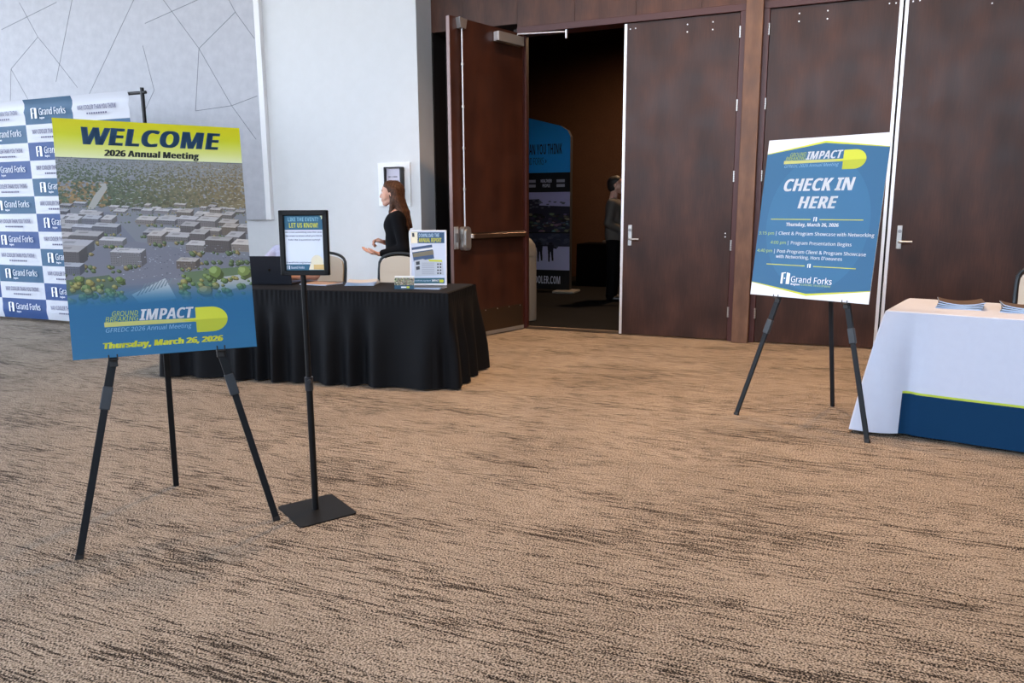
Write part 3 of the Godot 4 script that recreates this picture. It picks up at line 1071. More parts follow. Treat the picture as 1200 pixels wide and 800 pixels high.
func build_inner_room() -> void:
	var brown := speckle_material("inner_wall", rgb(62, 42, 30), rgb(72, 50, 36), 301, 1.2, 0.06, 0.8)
	var z0 := ZD - 0.2
	var z1 := -14.6
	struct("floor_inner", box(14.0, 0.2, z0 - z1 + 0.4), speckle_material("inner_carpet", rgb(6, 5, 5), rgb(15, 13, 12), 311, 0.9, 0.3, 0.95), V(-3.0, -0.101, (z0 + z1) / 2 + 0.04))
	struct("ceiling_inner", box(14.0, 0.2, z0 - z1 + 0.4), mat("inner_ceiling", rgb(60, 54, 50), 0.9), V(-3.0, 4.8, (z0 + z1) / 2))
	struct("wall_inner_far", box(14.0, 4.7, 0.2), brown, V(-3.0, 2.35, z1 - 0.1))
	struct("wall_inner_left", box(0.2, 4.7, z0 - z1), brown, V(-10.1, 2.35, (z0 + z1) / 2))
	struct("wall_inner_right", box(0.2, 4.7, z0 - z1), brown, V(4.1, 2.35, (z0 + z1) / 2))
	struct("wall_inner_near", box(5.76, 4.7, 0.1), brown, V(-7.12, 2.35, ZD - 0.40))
	# tall curved display tower, its right edge and foot seen through the doorway
	var tw := thing("display_tower", "tall fabric display tower with blue curved top inside the dark room", "display stand", V(-4.86, 0, -11.70), 0.0)
	var xr := 1.02
	var outline := PackedVector2Array()
	for k in 15:
		var t := k / 14.0
		outline.append(Vector2(lerpf(-1.0, 0.86, t), 2.98 + 0.2 * t * 0.0 + (0.08 - 0.47 * pow(t, 1.1)) + 0.06))
	outline.append(Vector2(0.97, 2.58))
	outline.append(Vector2(xr, 2.48))
	var body := outline.duplicate()
	body.append(Vector2(xr, 0.04))
	body.append(Vector2(-1.0, 0.04))
	obj("fabric", plate(body, -0.12, 0.0), mat("tower_black", rgb(12, 12, 16), 0.8), tw)
	var blue := outline.duplicate()
	blue.append(Vector2(xr, 1.93))
	blue.append(Vector2(-1.0, 1.93))
	obj("blue_field", plate(blue, 0.0005, 0.0006), mat("tower_blue", rgb(20, 150, 226), 0.7), tw)
	var ink := mat("tower_ink", rgb(8, 10, 18), 0.8)
	var pale := mat("tower_pale", rgb(214, 214, 228), 0.7)
	obj("lettering", letters("WAY COOLER THAN YOU THINK", -0.31, 2.22, 0.88, 2.38, true, 0.0, 0.0, 3.0), ink, tw, V(0, 0, 0.001))
	obj("lettering", letters("IN GRAND FORKS", 0.08, 2.06, 0.57, 2.17, false, 0.0, 0.0, 3.0), ink, tw, V(0, 0, 0.001))
	obj("lettering", letters("›", 0.59, 2.08, 0.62, 2.14, false, 0.0, 0.0, 3.0), ink, tw, V(0, 0, 0.001))
	obj("lettering", letters("HEALTHIER", 0.52, 1.775, 0.71, 1.825, true, 0.0, 0.0, 3.0), pale, tw, V(0, 0, 0.001))
	obj("lettering", letters("PEOPLE", 0.55, 1.70, 0.68, 1.75, true, 0.0, 0.0, 3.0), pale, tw, V(0, 0, 0.001))
	for k in 2:
		span("print_line", 0.79, 0.93, 1.775 - k * 0.075, 1.82 - k * 0.075, 0.0005, 0.001, mat("tower_grey", rgb(150, 150, 160), 0.7), tw)
		span("print_line", 0.28, 0.43, 1.775 - k * 0.075, 1.82 - k * 0.075, 0.0005, 0.001, mat("tower_grey", rgb(150, 150, 160), 0.7), tw)
	obj("photo_print", sheet(-1.0, 0.98, xr, 1.62), print_material("crowd", crowd_print(9, 500, 300, rgb(176, 168, 206))), tw, V(0, 0, 0.001))
	obj("photo_print", sheet(-0.35, 0.36, xr, 0.96), print_material("skaters", skaters_print(340, 280)), tw, V(0, 0, 0.001))
	obj("lettering", letters("WAYCOOLER.COM", 0.18, 0.13, 0.86, 0.26, true, 0.0, 0.0, 3.0), pale, tw, V(0, 0, 0.001))
	span("foot", 0.80, 1.16, 0.0, 0.04, -0.16, 0.22, mat("foot_steel", rgb(190, 186, 180), 0.35, 0.7), tw, 0.01)
	# round bin just inside the doorway
	var bn := thing("litter_bin", "slim grey litter bin just inside the doorway", "bin", V(-3.37, 0, -8.50))
	var gm := mat("bin_grey", rgb(112, 110, 106), 0.6)
	obj("body", lathe([Vector2(0.0, 0.0), Vector2(0.145, 0.0), Vector2(0.15, 0.02), Vector2(0.15, 0.80), Vector2(0.0, 0.80)], 28), gm, bn)
	obj("lid", lathe([Vector2(0.156, 0.79), Vector2(0.156, 0.825), Vector2(0.135, 0.93), Vector2(0.08, 1.0), Vector2(0.0, 1.02)], 28), gm, bn)
	# black draped table at the back
	var bt := thing("draped_table", "long black draped table in the dark inner room", "table", V(-3.1, 0, -13.1))
	span("table_top", -0.95, 0.95, 0.72, 0.745, -0.36, 0.36, mat("inner_black", rgb(6, 6, 7), 0.9, 0.0, 0.1), bt, 0.004)
	var rows := []
	for r in 5:
		var line := PackedVector3Array()
		for k in 120:
			var s := TAU * k / 120.0
			var x := clampf(cos(s) * 1.5, -0.95, 0.95)
			var z := clampf(sin(s) * 0.7, -0.36, 0.36)
			var wob := 0.012 * sin(k * 2.1) * r / 4.0
			line.append(V(x * (1.0 + wob), 0.72 - 0.178 * r, z * (1.0 + wob * 2.0)))
		rows.append(line)
	var st := begin()
	add_grid(st, rows, true, true)
	obj("drape", st.commit(), mat("inner_black", Color.BLACK), bt)
	tag(span("laptop_case", -3.65, -3.35, 0.745, 0.80, -13.2, -12.98, mat("case_grey", rgb(70, 64, 60), 0.6), null, 0.01), "small grey case on the black table in dark room", "case")

func build_banner() -> void:
	var b := thing("step_banner", "checkered white and blue step and repeat banner on black frame", "banner", V(0, 0, -6.247))
	var pipe := mat("pipe_black", rgb(20, 20, 22), 0.4, 0.3)
	obj("pole", tube([V(-6.91, 0.02, -0.02), V(-6.91, 2.66, -0.02)], 0.021, 12), pipe, b)
	obj("pole", tube([V(-10.5, 0.02, -0.02), V(-10.5, 2.66, -0.02)], 0.021, 12), pipe, b)
	obj("crossbar", tube([V(-10.55, 2.61, -0.02), V(-6.86, 2.61, -0.02)], 0.018, 12), pipe, b)
	obj("crossbar", tube([V(-10.55, 0.06, -0.02), V(-6.86, 0.06, -0.02)], 0.015, 12), pipe, b)
	for x in [-6.91, -10.5]:
		obj("base_plate", box(0.3, 0.02, 0.4, 0.004), pipe, b, V(x, 0.01, -0.02))
	var ys := [2.635, 2.353, 2.15, 1.944, 1.737, 1.532, 1.327, 1.114, 0.91, 0.704, 0.496, 0.291, 0.045]
	var xs := [-10.36, -9.555, -8.755, -7.957, -7.088]
	var white := mat("banner_white", rgb(198, 201, 209), 0.6)
	var teal := mat("banner_teal", rgb(22, 78, 112), 0.6)
	var royal := mat("banner_royal", rgb(22, 64, 122), 0.6)
	var ink := mat("banner_ink", rgb(92, 92, 122), 0.7)
	var logo := mat("banner_logo", rgb(240, 244, 250), 0.6)
	var slogan := letters("WAY COOLER THAN YOU THINK", -0.30, 0.0, 0.30, 0.05, true, 0.0, 0.0, 4.0)
	var under := begin()
	for k in 9:
		add_plate(under, rect(-0.16 + k * 0.036, -0.05, -0.135 + k * 0.036, -0.032), 0.0, 0.0)
	var under_m := under.commit()
	var gf := letters("Grand Forks", -0.15, -0.035, 0.29, 0.045, false, 0.0, 0.003, 3.0)
	var mk := begin()
	add_mark(mk, -0.265, -0.058, 0.115)
	var mark := mk.commit()
	var reg := letters("Region", -0.145, -0.072, -0.065, -0.044, true, 0.0, 0.0, 4.0)
	# the cloth bulges a little over the bars and ripples
	for c in 4:
		for r in 12:
			var x0: float = xs[c]
			var x1: float = xs[c + 1]
			var y1: float = ys[r]
			var y0: float = ys[r + 1]
			var rows := []
			for i in 7:
				var line := PackedVector3Array()
				var y := lerpf(y1, y0, i / 6.0)
				for k in 9:
					var x := lerpf(x0, x1, k / 8.0)
					line.append(V(x, y, cloth_z(x, y)))
				rows.append(line)
			var st := begin()
			add_grid(st, rows, false, true)
			var is_blue := (c + r) % 2 == 0
			var m: Material = white
			if is_blue:
				m = teal if (r / 2) % 2 == 0 else royal
			var cell := obj("cell", st.commit(), m, b)
			var cx := (x0 + x1) / 2 - (0.03 if c == 3 else 0.0)
			var cy := (y0 + y1) / 2 + (0.015 if r == 11 else (-0.02 if r == 0 else 0.0))
			var zz := cloth_z(cx, cy) + (0.016 if r == 0 or r == 11 else 0.009)
			if is_blue:
				obj("lettering", gf, logo, cell, V(cx + 0.02, cy + 0.01, zz))
				obj("mark", mark, logo, cell, V(cx + 0.0, cy, zz))
				obj("lettering", reg, logo, cell, V(cx + 0.02, cy, zz))
			else:
				obj("lettering", slogan, ink, cell, V(cx, cy - 0.005, zz))
				obj("print_line", under_m, ink, cell, V(cx, cy - 0.005, zz))

func cloth_z(x: float, y: float) -> float:
	var z := 0.012
	if y > 2.45:
		z += 0.012 * sin((y - 2.45) * 40.0)
	if y < 0.2:
		z += 0.008 * sin((0.2 - y) * 30.0)
	return z + 0.003 * sin(x * 9.0 + y * 2.0)

# the two-bar mark of the region logo: left bracket with a dot, right solid bar
func add_mark(st: SurfaceTool, x: float, y: float, h: float) -> void:
	var w := h * 0.2
	add_plate(st, PackedVector2Array([Vector2(x, y), Vector2(x + w, y), Vector2(x + w, y + h * 0.93), Vector2(x + w * 2.1, y + h * 0.98), Vector2(x + w * 2.1, y + h * 1.05), Vector2(x, y + h * 0.98)]), 0.0, 0.0)
	add_plate(st, rect(x + w * 1.5, y + h * 0.45, x + w * 2.0, y + h * 0.56), 0.0, 0.0)
	add_plate(st, PackedVector2Array([Vector2(x + w * 2.6, y), Vector2(x + w * 4.2, y), Vector2(x + w * 4.2, y + h * 0.97), Vector2(x + w * 2.6, y + h * 1.05)]), 0.0, 0.0)

# shovel logo in a box whose left end of the handle is x0 and blade tip x1 (board fractions already in metres)
func shovel_logo(parent: Node, W: float, H: float, o: Dictionary) -> void:
	var lime := mat("lime_print", rgb(205, 212, 56), 0.6)
	var lime2 := mat("lime_low_print", rgb(180, 190, 48), 0.6)
	var tan := mat("handle_print", rgb(190, 192, 110), 0.6)
	var white := mat("white_print", rgb(242, 246, 250), 0.6)
	var pale := mat("pale_blue_print", rgb(130, 178, 214), 0.6)
	var olive := mat("olive_print", rgb(170, 190, 70), 0.6)
	var p := func(u: float, v: float) -> Vector2: return Vector2(u * W, (1.0 - v) * H)
	var z := V(0, 0, 0.0008)
	var cy: float = o.cy
	obj("logo_handle", plate(PackedVector2Array([p.call(o.hx, cy - 0.009), p.call(o.hx, cy + 0.011), p.call(o.bx - 0.02, cy + 0.009), p.call(o.bx + 0.03, cy + 0.004), p.call(o.bx - 0.02, cy - 0.007)]), 0.0, 0.0), tan, parent, z)
	var up := PackedVector2Array([p.call(o.bx - 0.08, cy + 0.002), p.call(o.bx, cy - 0.008), p.call(o.bx, o.top)])
	var down := PackedVector2Array([p.call(o.bx - 0.08, cy + 0.002), p.call(o.bx, cy + 0.010), p.call(o.bx, o.bot)])
	for k in 9:
		var t := k / 8.0
		var u: float = lerpf(o.bx + 0.09, o.tip, sin(t * PI / 2))
		up.append(p.call(u, lerpf(cy, o.top, cos(t * PI / 2))))
		down.append(p.call(u, lerpf(cy, o.bot, cos(t * PI / 2))))
	obj("logo_blade", plate(up, 0.0, 0.0), lime, parent, z * 1.2)
	obj("logo_blade", plate(down, 0.0, 0.0), lime2, parent, z * 1.2)
	var a: Vector2 = p.call(0, 0)
	var boxes := [["GROUND", o.g, false, 0.2, 0.0, olive], ["BREAKING", o.b, false, 0.2, 0.0, olive], ["IMPACT", o.i, true, 0.22, 0.003, white], ["GFREDC 2026 Annual Meeting", o.f, false, 0.2, 0.0, pale]]
	for q in boxes:
		var r: Array = q[1]
		var l: Vector2 = p.call(r[0], r[3])
		var h: Vector2 = p.call(r[2], r[1])
		obj("lettering", letters(q[0], l.x, l.y, h.x, h.y, q[2], q[3], q[4] * W), q[5], parent, z * 1.5)

func easel(called_label: String, A: Vector3, B: Vector3, Cc: Vector3, lean: float, apex_u: float, apex_v: float, clips: Array, clip_v: float, colour: Color) -> void:
	var t := thing("easel", called_label, "easel", A)
	var h := (B - A).normalized()
	var back := Vector3.UP.cross(h)
	if back.dot(Cc - A) < 0.0:
		back = -back
	var v := Vector3.UP * cos(deg_to_rad(lean)) + back * sin(deg_to_rad(lean))
	var nrm := h.cross(v)
	if nrm.dot(back) > 0.0:
		nrm = -nrm
	var black := mat("easel_" + str(colour.to_html()), colour, 0.5, 0.0, 0.35)
	var clip_m := mat("clip_black", rgb(16, 16, 17), 0.5)
	var off := -nrm * 0.022
	var apex := h * apex_u + v * apex_v + off
	var w := 0.032
	for e in [[V(0, 0, 0), clips[0]], [B - A, clips[1]]]:
		var f: Vector3 = e[0] + off + Vector3.UP * 0.004
		var j := f.lerp(apex, 0.40)
		var j2 := f.lerp(apex, 0.36)
		var leg := obj("leg", bar(f, j2, w * 0.86, 0.016, h), black, t)
		obj("leg_tip", bar(f + (apex - f).normalized() * -0.003, f + (apex - f).normalized() * 0.018, w * 0.95, 0.02, h), clip_m, leg)
		obj("upper_leg", bar(j2, apex, w, 0.02, h), black, t)
		obj("joint_sleeve", bar(f.lerp(apex, 0.345), f.lerp(apex, 0.40), w * 1.18, 0.026, h, 0.003), mat("sleeve_grey", rgb(44, 50, 56), 0.4), t)
		# hook that carries the board
		var c: Vector3 = h * e[1] + v * clip_v
		var cs := begin()
		add_bar(cs, c - nrm * 0.02 - v * 0.006, c + nrm * 0.022 - v * 0.006, 0.034, 0.006, h)
		for s in [-0.015, 0.015]:
			add_bar(cs, c + nrm * 0.02 - v * 0.008 + h * s, c + nrm * 0.02 + v * 0.016 + h * s, 0.005, 0.004, h, 0.001)
		add_bar(cs, c - nrm * 0.015 - v * 0.034, c - nrm * 0.015 - v * 0.004, 0.03, 0.02, h)
		obj("clip", cs.commit(), clip_m, t)
	var rf := Cc - A + Vector3.UP * 0.004
	var ra := apex - nrm * 0.02
	obj("rear_leg", bar(rf, rf.lerp(ra, 0.5), w * 0.8, 0.016, h), black, t)
	obj("rear_upper_leg", bar(rf.lerp(ra, 0.48), ra, w * 0.95, 0.02, h), black, t)
	obj("apex_bracket", bar(apex - v * 0.05 - nrm * 0.01, apex + v * 0.02 - nrm * 0.01, 0.07, 0.035, h, 0.006), clip_m, t)

func board_frame(A: Vector3, B: Vector3, lean: float, u: float, v0: float, roll: float) -> Transform3D:
	var h := (B - A).normalized()
	var nrm := h.cross(Vector3.UP)
	# towards the viewer
	if nrm.dot(Vector3(0, 1.34, 0) - A) < 0.0:
		nrm = -nrm
	var v := Vector3.UP * cos(deg_to_rad(lean)) - nrm * sin(deg_to_rad(lean))
	var n2 := h.cross(v)
	if n2.dot(nrm) < 0.0:
		n2 = -n2
	var basis := Basis(h, v, n2).rotated(n2, deg_to_rad(roll))
	return Transform3D(basis, A + h * u + v * v0)

func build_boards() -> void:
	var blk := rgb(17, 21, 25)
	# welcome
	var A := V(-2.616, 0, -1.877)
	var B := V(-2.142, 0, -2.468)
	easel("black folding easel holding the large welcome sign", A, B, V(-2.904, 0, -2.632), 9.0, 0.40, 1.66, [0.187, 0.590], 0.776, blk)
	var W := 0.69
	var H := 0.94
	var bd := thing("sign_board", "large welcome sign with aerial city photo under yellow header on easel", "sign")
	bd.transform = board_frame(A, B, 9.0, 0.048, 0.782, -0.7)
	var foam := mat("foam_edge", rgb(224, 228, 232), 0.7)
	span("panel", 0, W, 0, H, -0.005, 0.0, foam, bd)
	obj("print", sheet(0, 0, W, H), print_material("aerial", aerial_print(), 0.5), bd, V(0, 0, 0.0004))
	var navy := mat("navy_print", rgb(22, 72, 106), 0.5)
	var ink := mat("ink_print", rgb(34, 44, 40), 0.6)
	var yel := mat("yellow_print", rgb(222, 226, 60), 0.5)
	var z := V(0, 0, 0.0012)
	obj("lettering", letters("WELCOME", 0.116 * W, (1 - 0.104) * H, 0.885 * W, (1 - 0.030) * H, true, 0.22, 0.008), navy, bd, z)
	obj("lettering", letters("2026 Annual Meeting", 0.242 * W, (1 - 0.158) * H, 0.755 * W, (1 - 0.121) * H, true, 0.12, 0.003), ink, bd, z)
	shovel_logo(bd, W, H, {"cy": 0.860, "hx": 0.171, "bx": 0.66, "top": 0.806, "bot": 0.917, "tip": 0.841, "g": [0.212, 0.806, 0.352, 0.827], "b": [0.178, 0.829, 0.351, 0.850], "i": [0.353, 0.803, 0.652, 0.850], "f": [0.172, 0.875, 0.634, 0.900]})
	obj("lettering", letters("Thursday, March 26, 2026", 0.149 * W, (1 - 0.971) * H, 0.808 * W, (1 - 0.936) * H, true, 0.16, 0.004), yel, bd, z)
	# check in
	A = V(-0.486, 0, -4.975)
	B = V(0.285, 0, -4.628)
	easel("dark grey folding easel holding the check in sign", A, B, V(0.112, 0, -5.441), 8.0, 0.40, 1.62, [0.196, 0.627], 0.795, rgb(26, 30, 34))
	W = 0.748
	H = 0.982
	var cb := thing("sign_board", "blue and white check in here sign on easel before closed doors", "sign")
	cb.transform = board_frame(A, B, 8.0, 0.010, 0.801, -0.25)
	span("panel", 0, W, 0, H, -0.005, 0.0, foam, cb)
	var pw := mat("white_board_print", rgb(236, 238, 244), 0.55)
	var pb := mat("blue_board_print", rgb(34, 96, 136), 0.5)
	var pl := mat("lime_print", rgb(205, 212, 56), 0.6)
	obj("print", sheet(0, 0, W, H), pw, cb, V(0, 0, 0.0004))
	var P := func(u: float, v: float) -> Vector2: return Vector2(u * W, (1.0 - v) * H)
	obj("lime_border", plate(PackedVector2Array([P.call(0, 0.086), P.call(0.497, 0.024), P.call(1, 0.080), P.call(1, 0.926), P.call(0.495, 0.981), P.call(0, 0.920)]), 0.0, 0.0), pl, cb, V(0, 0, 0.0008))
	obj("blue_field", plate(PackedVector2Array([P.call(0, 0.091), P.call(0.497, 0.037), P.call(1, 0.084), P.call(1, 0.921), P.call(0.495, 0.968), P.call(0, 0.916)]), 0.0, 0.0), pb, cb, V(0, 0, 0.0012))
	var circle := PackedVector2Array()
	for k in 48:
		var a := TAU * k / 48.0
		circle.append(Vector2(W * 0.5 + cos(a) * W * 0.43, H * 0.47 + sin(a) * H * 0.42))
	obj("pale_field", plate(circle, 0.0, 0.0), mat("blue_soft_print", rgb(41, 104, 145), 0.5), cb, V(0, 0, 0.0015))
	var holder := Node3D.new()
	shovel_logo_at(cb, W, H)
	var wt := mat("white_print", rgb(242, 246, 250), 0.6)
	var z2 := V(0, 0, 0.0022)
	var T := func(s: String, x0: float, y0: float, x1: float, y1: float, m: Material, bold := false, shear := 0.0, fat := 0.0) -> void:
		obj("lettering", letters(s, x0 * W, (1 - y1) * H, x1 * W, (1 - y0) * H, bold, shear, fat * W, 2.0), m, cb, z2)
	T.call("CHECK IN", 0.178, 0.252, 0.775, 0.330, wt, true, 0.2, 0.006)
	T.call("HERE", 0.328, 0.364, 0.655, 0.438, wt, true, 0.2, 0.006)
	T.call("Thursday, March 26, 2026", 0.247, 0.527, 0.689, 0.557, wt, true, 0.0, 0.002)
	var dull := mat("dull_lime_print", rgb(176, 204, 110), 0.6)
	T.call("3:15 pm", 0.012, 0.587, 0.150, 0.613, dull)
	T.call("| Client & Program Showcase with Networking", 0.168, 0.584, 0.974, 0.613, wt, false, 0.0, 0.0012)
	T.call("4:00 pm", 0.129, 0.645, 0.266, 0.671, dull)
	T.call("| Program Presentation Begins", 0.284, 0.643, 0.811, 0.671, wt, false, 0.0, 0.0012)
	T.call("4:40 pm", 0.016, 0.700, 0.154, 0.726, dull)
	T.call("| Post-Program Client & Program Showcase", 0.172, 0.698, 0.931, 0.727, wt, false, 0.0, 0.0012)
	T.call("with Networking, Hors D'oeuvres", 0.193, 0.732, 0.752, 0.760, wt, false, 0.0, 0.0012)
	for l in [[0.106, 0.453, 0.507], [0.528, 0.876, 0.507], [0.116, 0.453, 0.796], [0.526, 0.868, 0.796]]:
		obj("rule", plate(rect(l[0] * W, (1 - l[2] - 0.0022) * H, l[1] * W, (1 - l[2] + 0.0022) * H), 0.0, 0.0), pl, cb, z2)
	for m in [[0.477, 0.518, 0.026], [0.477, 0.806, 0.024], [0.262, 0.916, 0.070]]:
		var st := begin()
		add_mark(st, m[0] * W, (1 - m[1]) * H, m[2] * H)
		obj("mark", st.commit(), wt, cb, z2)
	T.call("Grand Forks", 0.352, 0.862, 0.694, 0.902, wt)
	T.call("Region", 0.354, 0.907, 0.430, 0.924, wt, true)
	T.call("ECONOMIC DEVELOPMENT", 0.437, 0.908, 0.690, 0.919, dull)
	holder.free()

func shovel_logo_at(parent: Node, W: float, H: float) -> void:
	var sub := Node3D.new()
	sub.name = "logo"
	parent.add_child(sub)
	sub.position = V(0, 0, 0.0012)
	shovel_logo(sub, W, H, {"cy": 0.146, "hx": 0.159, "bx": 0.655, "top": 0.087, "bot": 0.203, "tip": 0.836, "g": [0.205, 0.088, 0.348, 0.110], "b": [0.172, 0.112, 0.347, 0.134], "i": [0.346, 0.086, 0.648, 0.135], "f": [0.164, 0.161, 0.626, 0.187]})

func build_stand() -> void:
	var t := thing("sign_stand", "slim black floor stand with framed survey notice", "sign stand", V(-2.06, 0, -2.64))
	var black := mat("stand_black", rgb(15, 15, 16), 0.5, 0.0, 0.35)
	var bp := begin()
	var turn := Transform3D(Basis(Vector3.RIGHT, -PI / 2).rotated(Vector3.UP, deg_to_rad(-31)), V(0.0, 0, 0.005))
	add_plate(bp, rounded(-0.145, -0.132, 0.145, 0.132, 0.018), 0.0, 0.006, turn)
	obj("base_plate", bp.commit(), black, t)
	obj("lower_pole", tube([V(-0.01, 0.006, 0), V(-0.01, 0.60, 0)], 0.0145, 14), black, t)
	obj("pole_collar", tube([V(-0.01, 0.56, 0), V(-0.01, 0.62, 0)], 0.0185, 14), mat("collar_grey", rgb(60, 62, 66), 0.35, 0.6), t)
	obj("collar_knob", tube([V(0.005, 0.605, 0.012), V(0.014, 0.605, 0.028)], 0.009, 10), mat("collar_grey", rgb(60, 62, 66)), t)
	obj("upper_pole", tube([V(-0.01, 0.60, 0), V(-0.01, 1.08, 0)], 0.0115, 14), black, t)
	# the frame
	var f := Node3D.new()
	f.name = "notice_frame"
	t.add_child(f)
	f.position = V(0.004, 1.068, 0.0)
	f.rotation.y = deg_to_rad(20)
	f.rotation.x = deg_to_rad(-2)
	var w := 0.105
	var h := 0.276
	var st := begin()
	for s in [-1.0, 1.0]:
		add_box(st, V(0.022, h, 0.026), 0.003, Transform3D(Basis(), V(s * (w - 0.011), h / 2, 0)))
		add_box(st, V(w * 2, 0.022, 0.026), 0.003, Transform3D(Basis(), V(0, h / 2 + s * (h / 2 - 0.011), 0)))
	add_box(st, V(w * 2 - 0.02, h - 0.02, 0.006), 0.0, Transform3D(Basis(), V(0, h / 2, -0.008)))
	obj("frame", st.commit(), black, f)
	var x0 := -0.084
	var x1 := 0.084
	var y0 := 0.022
	var y1 := h - 0.022
	var PW := x1 - x0
	var PH := y1 - y0
	var paper := mat("notice_white", rgb(226, 230, 240), 0.6)
	var teal := mat("notice_teal", rgb(40, 96, 122), 0.6)
	obj("paper", plate(rect(x0, y0, x1, y1), 0.0, 0.001), paper, f)
	var z := V(0, 0, 0.0015)
	var fy := func(v: float) -> float: return y1 - (v - 0.062) / 0.89 * PH
	var fx := func(u: float) -> float: return x0 + (u - 0.095) / 0.785 * PW
	obj("header", plate(rect(x0, fy.call(0.294), x1, y1), 0.0, 0.0), teal, f, z)
	obj("footer", plate(rect(x0, y0, x1, fy.call(0.854)), 0.0, 0.0), teal, f, z)
	var pale := mat("notice_pale_ink", rgb(130, 182, 200), 0.6)
	var yel := mat("notice_yellow_ink", rgb(206, 206, 50), 0.6)
	var ink := mat("notice_ink", rgb(66, 72, 100), 0.6)
	var z2 := V(0, 0, 0.0024)
	var T := func(s: String, u0: float, v0: float, u1: float, v1: float, m: Material, bold: bool) -> void:
		obj("lettering", letters(s, fx.call(u0), fy.call(v1), fx.call(u1), fy.call(v0), bold, 0.0, 0.0, 3.0), m, f, z2)
	T.call("LIKE THE EVENT?", 0.175, 0.092, 0.79, 0.158, pale, true)
	T.call("LET US KNOW!", 0.195, 0.182, 0.775, 0.258, yel, true)
	T.call("We tried something new this year.", 0.105, 0.318, 0.865, 0.35, ink, true)
	T.call("We want to know what you think.", 0.112, 0.378, 0.86, 0.41, ink, true)
	T.call("Take the 3-question survey!", 0.165, 0.442, 0.81, 0.474, ink, true)
	T.call("GrandForks.org/survey", 0.11, 0.81, 0.62, 0.842, ink, true)
	T.call("Grand Forks", 0.20, 0.885, 0.47, 0.925, paper, false)
	var mk := begin()
	add_mark(mk, fx.call(0.115), fy.call(0.935), 0.016)
	obj("mark", mk.commit(), paper, f, z2)
	# hard hat and glove picture in the corner of the notice
	var hat := PackedVector2Array()
	for k in 13:
		var a := PI * k / 12.0
		hat.append(Vector2(fx.call(0.73) + cos(a) * 0.028, fy.call(0.84) + sin(a) * 0.036))
	hat.append(Vector2(fx.call(0.56), fy.call(0.945)))
	hat.append(Vector2(fx.call(0.87), fy.call(0.945)))
	obj("picture", plate(hat, 0.0, 0.0), mat("hat_pale", rgb(238, 226, 196), 0.6), f, z2)
	obj("picture", plate(rect(fx.call(0.66), fy.call(0.94), fx.call(0.875), fy.call(0.86)), 0.0, 0.0), mat("hat_tan", rgb(226, 188, 120), 0.6), f, z2 * 1.2)
	obj("picture", plate(PackedVector2Array([Vector2(fx.call(0.82), fy.call(0.07)), Vector2(fx.call(0.87), fy.call(0.066)), Vector2(fx.call(0.87), fy.call(0.11)), Vector2(fx.call(0.84), fy.call(0.13)), Vector2(fx.call(0.845), fy.call(0.10))]), 0.0, 0.0), mat("leaf_pale", rgb(226, 232, 190), 0.6), f, z2)

# ------------------------------------------------------------------ black skirted table and what stands on it
const TH := 0.737

func skirt_points(L: float, D: float, n: int, flare: float, amp: float, y: float, s: int) -> PackedVector3Array:
	# perimeter of the table top, pleated outwards the lower it hangs
	var out := PackedVector3Array()
	var per := 2.0 * (L + D)
	var t := (TH - y) / TH
	for k in n:
		var d := per * k / n
		var p: Vector3
		var nn: Vector3
		if d < L:
			p = V(-L / 2 + d, y, D / 2)
			nn = V(0, 0, 1)
		elif d < L + D:
			p = V(L / 2, y, D / 2 - (d - L))
			nn = V(1, 0, 0)
		elif d < 2 * L + D:
			p = V(L / 2 - (d - L - D), y, -D / 2)
			nn = V(0, 0, -1)
		else:
			p = V(-L / 2, y, -D / 2 + (d - 2 * L - D))
			nn = V(-1, 0, 0)
		# turn the outward direction smoothly round the corners
		for c in [V(L / 2, y, D / 2), V(L / 2, y, -D / 2), V(-L / 2, y, D / 2), V(-L / 2, y, -D / 2)]:
			var dist := p.distance_to(c)
			if dist < 0.1:
				nn = nn.lerp(V(signf(c.x), 0, signf(c.z)).normalized(), 0.5 + 0.5 * (1.0 - dist / 0.1)).normalized() * (1.0 + 0.5 * (1.0 - dist / 0.1))
		var ph := d * 27.0 + 2.1 * sin(d * 3.1 + s) + 1.3 * sin(d * 7.7 + s * 2)
		var fold := sin(ph) * 0.7 + 0.35 * sin(ph * 0.47 + 1.0)
		var tight := sin(d * 170.0 + 3.0 * sin(d * 11.0))
		var grow := smoothstep(0.02, 0.75, t)
		out.append(p + nn * (0.012 + flare * t + fold * amp * grow + tight * 0.0035 * (1.0 - smoothstep(0.0, 0.22, t))))
	return out

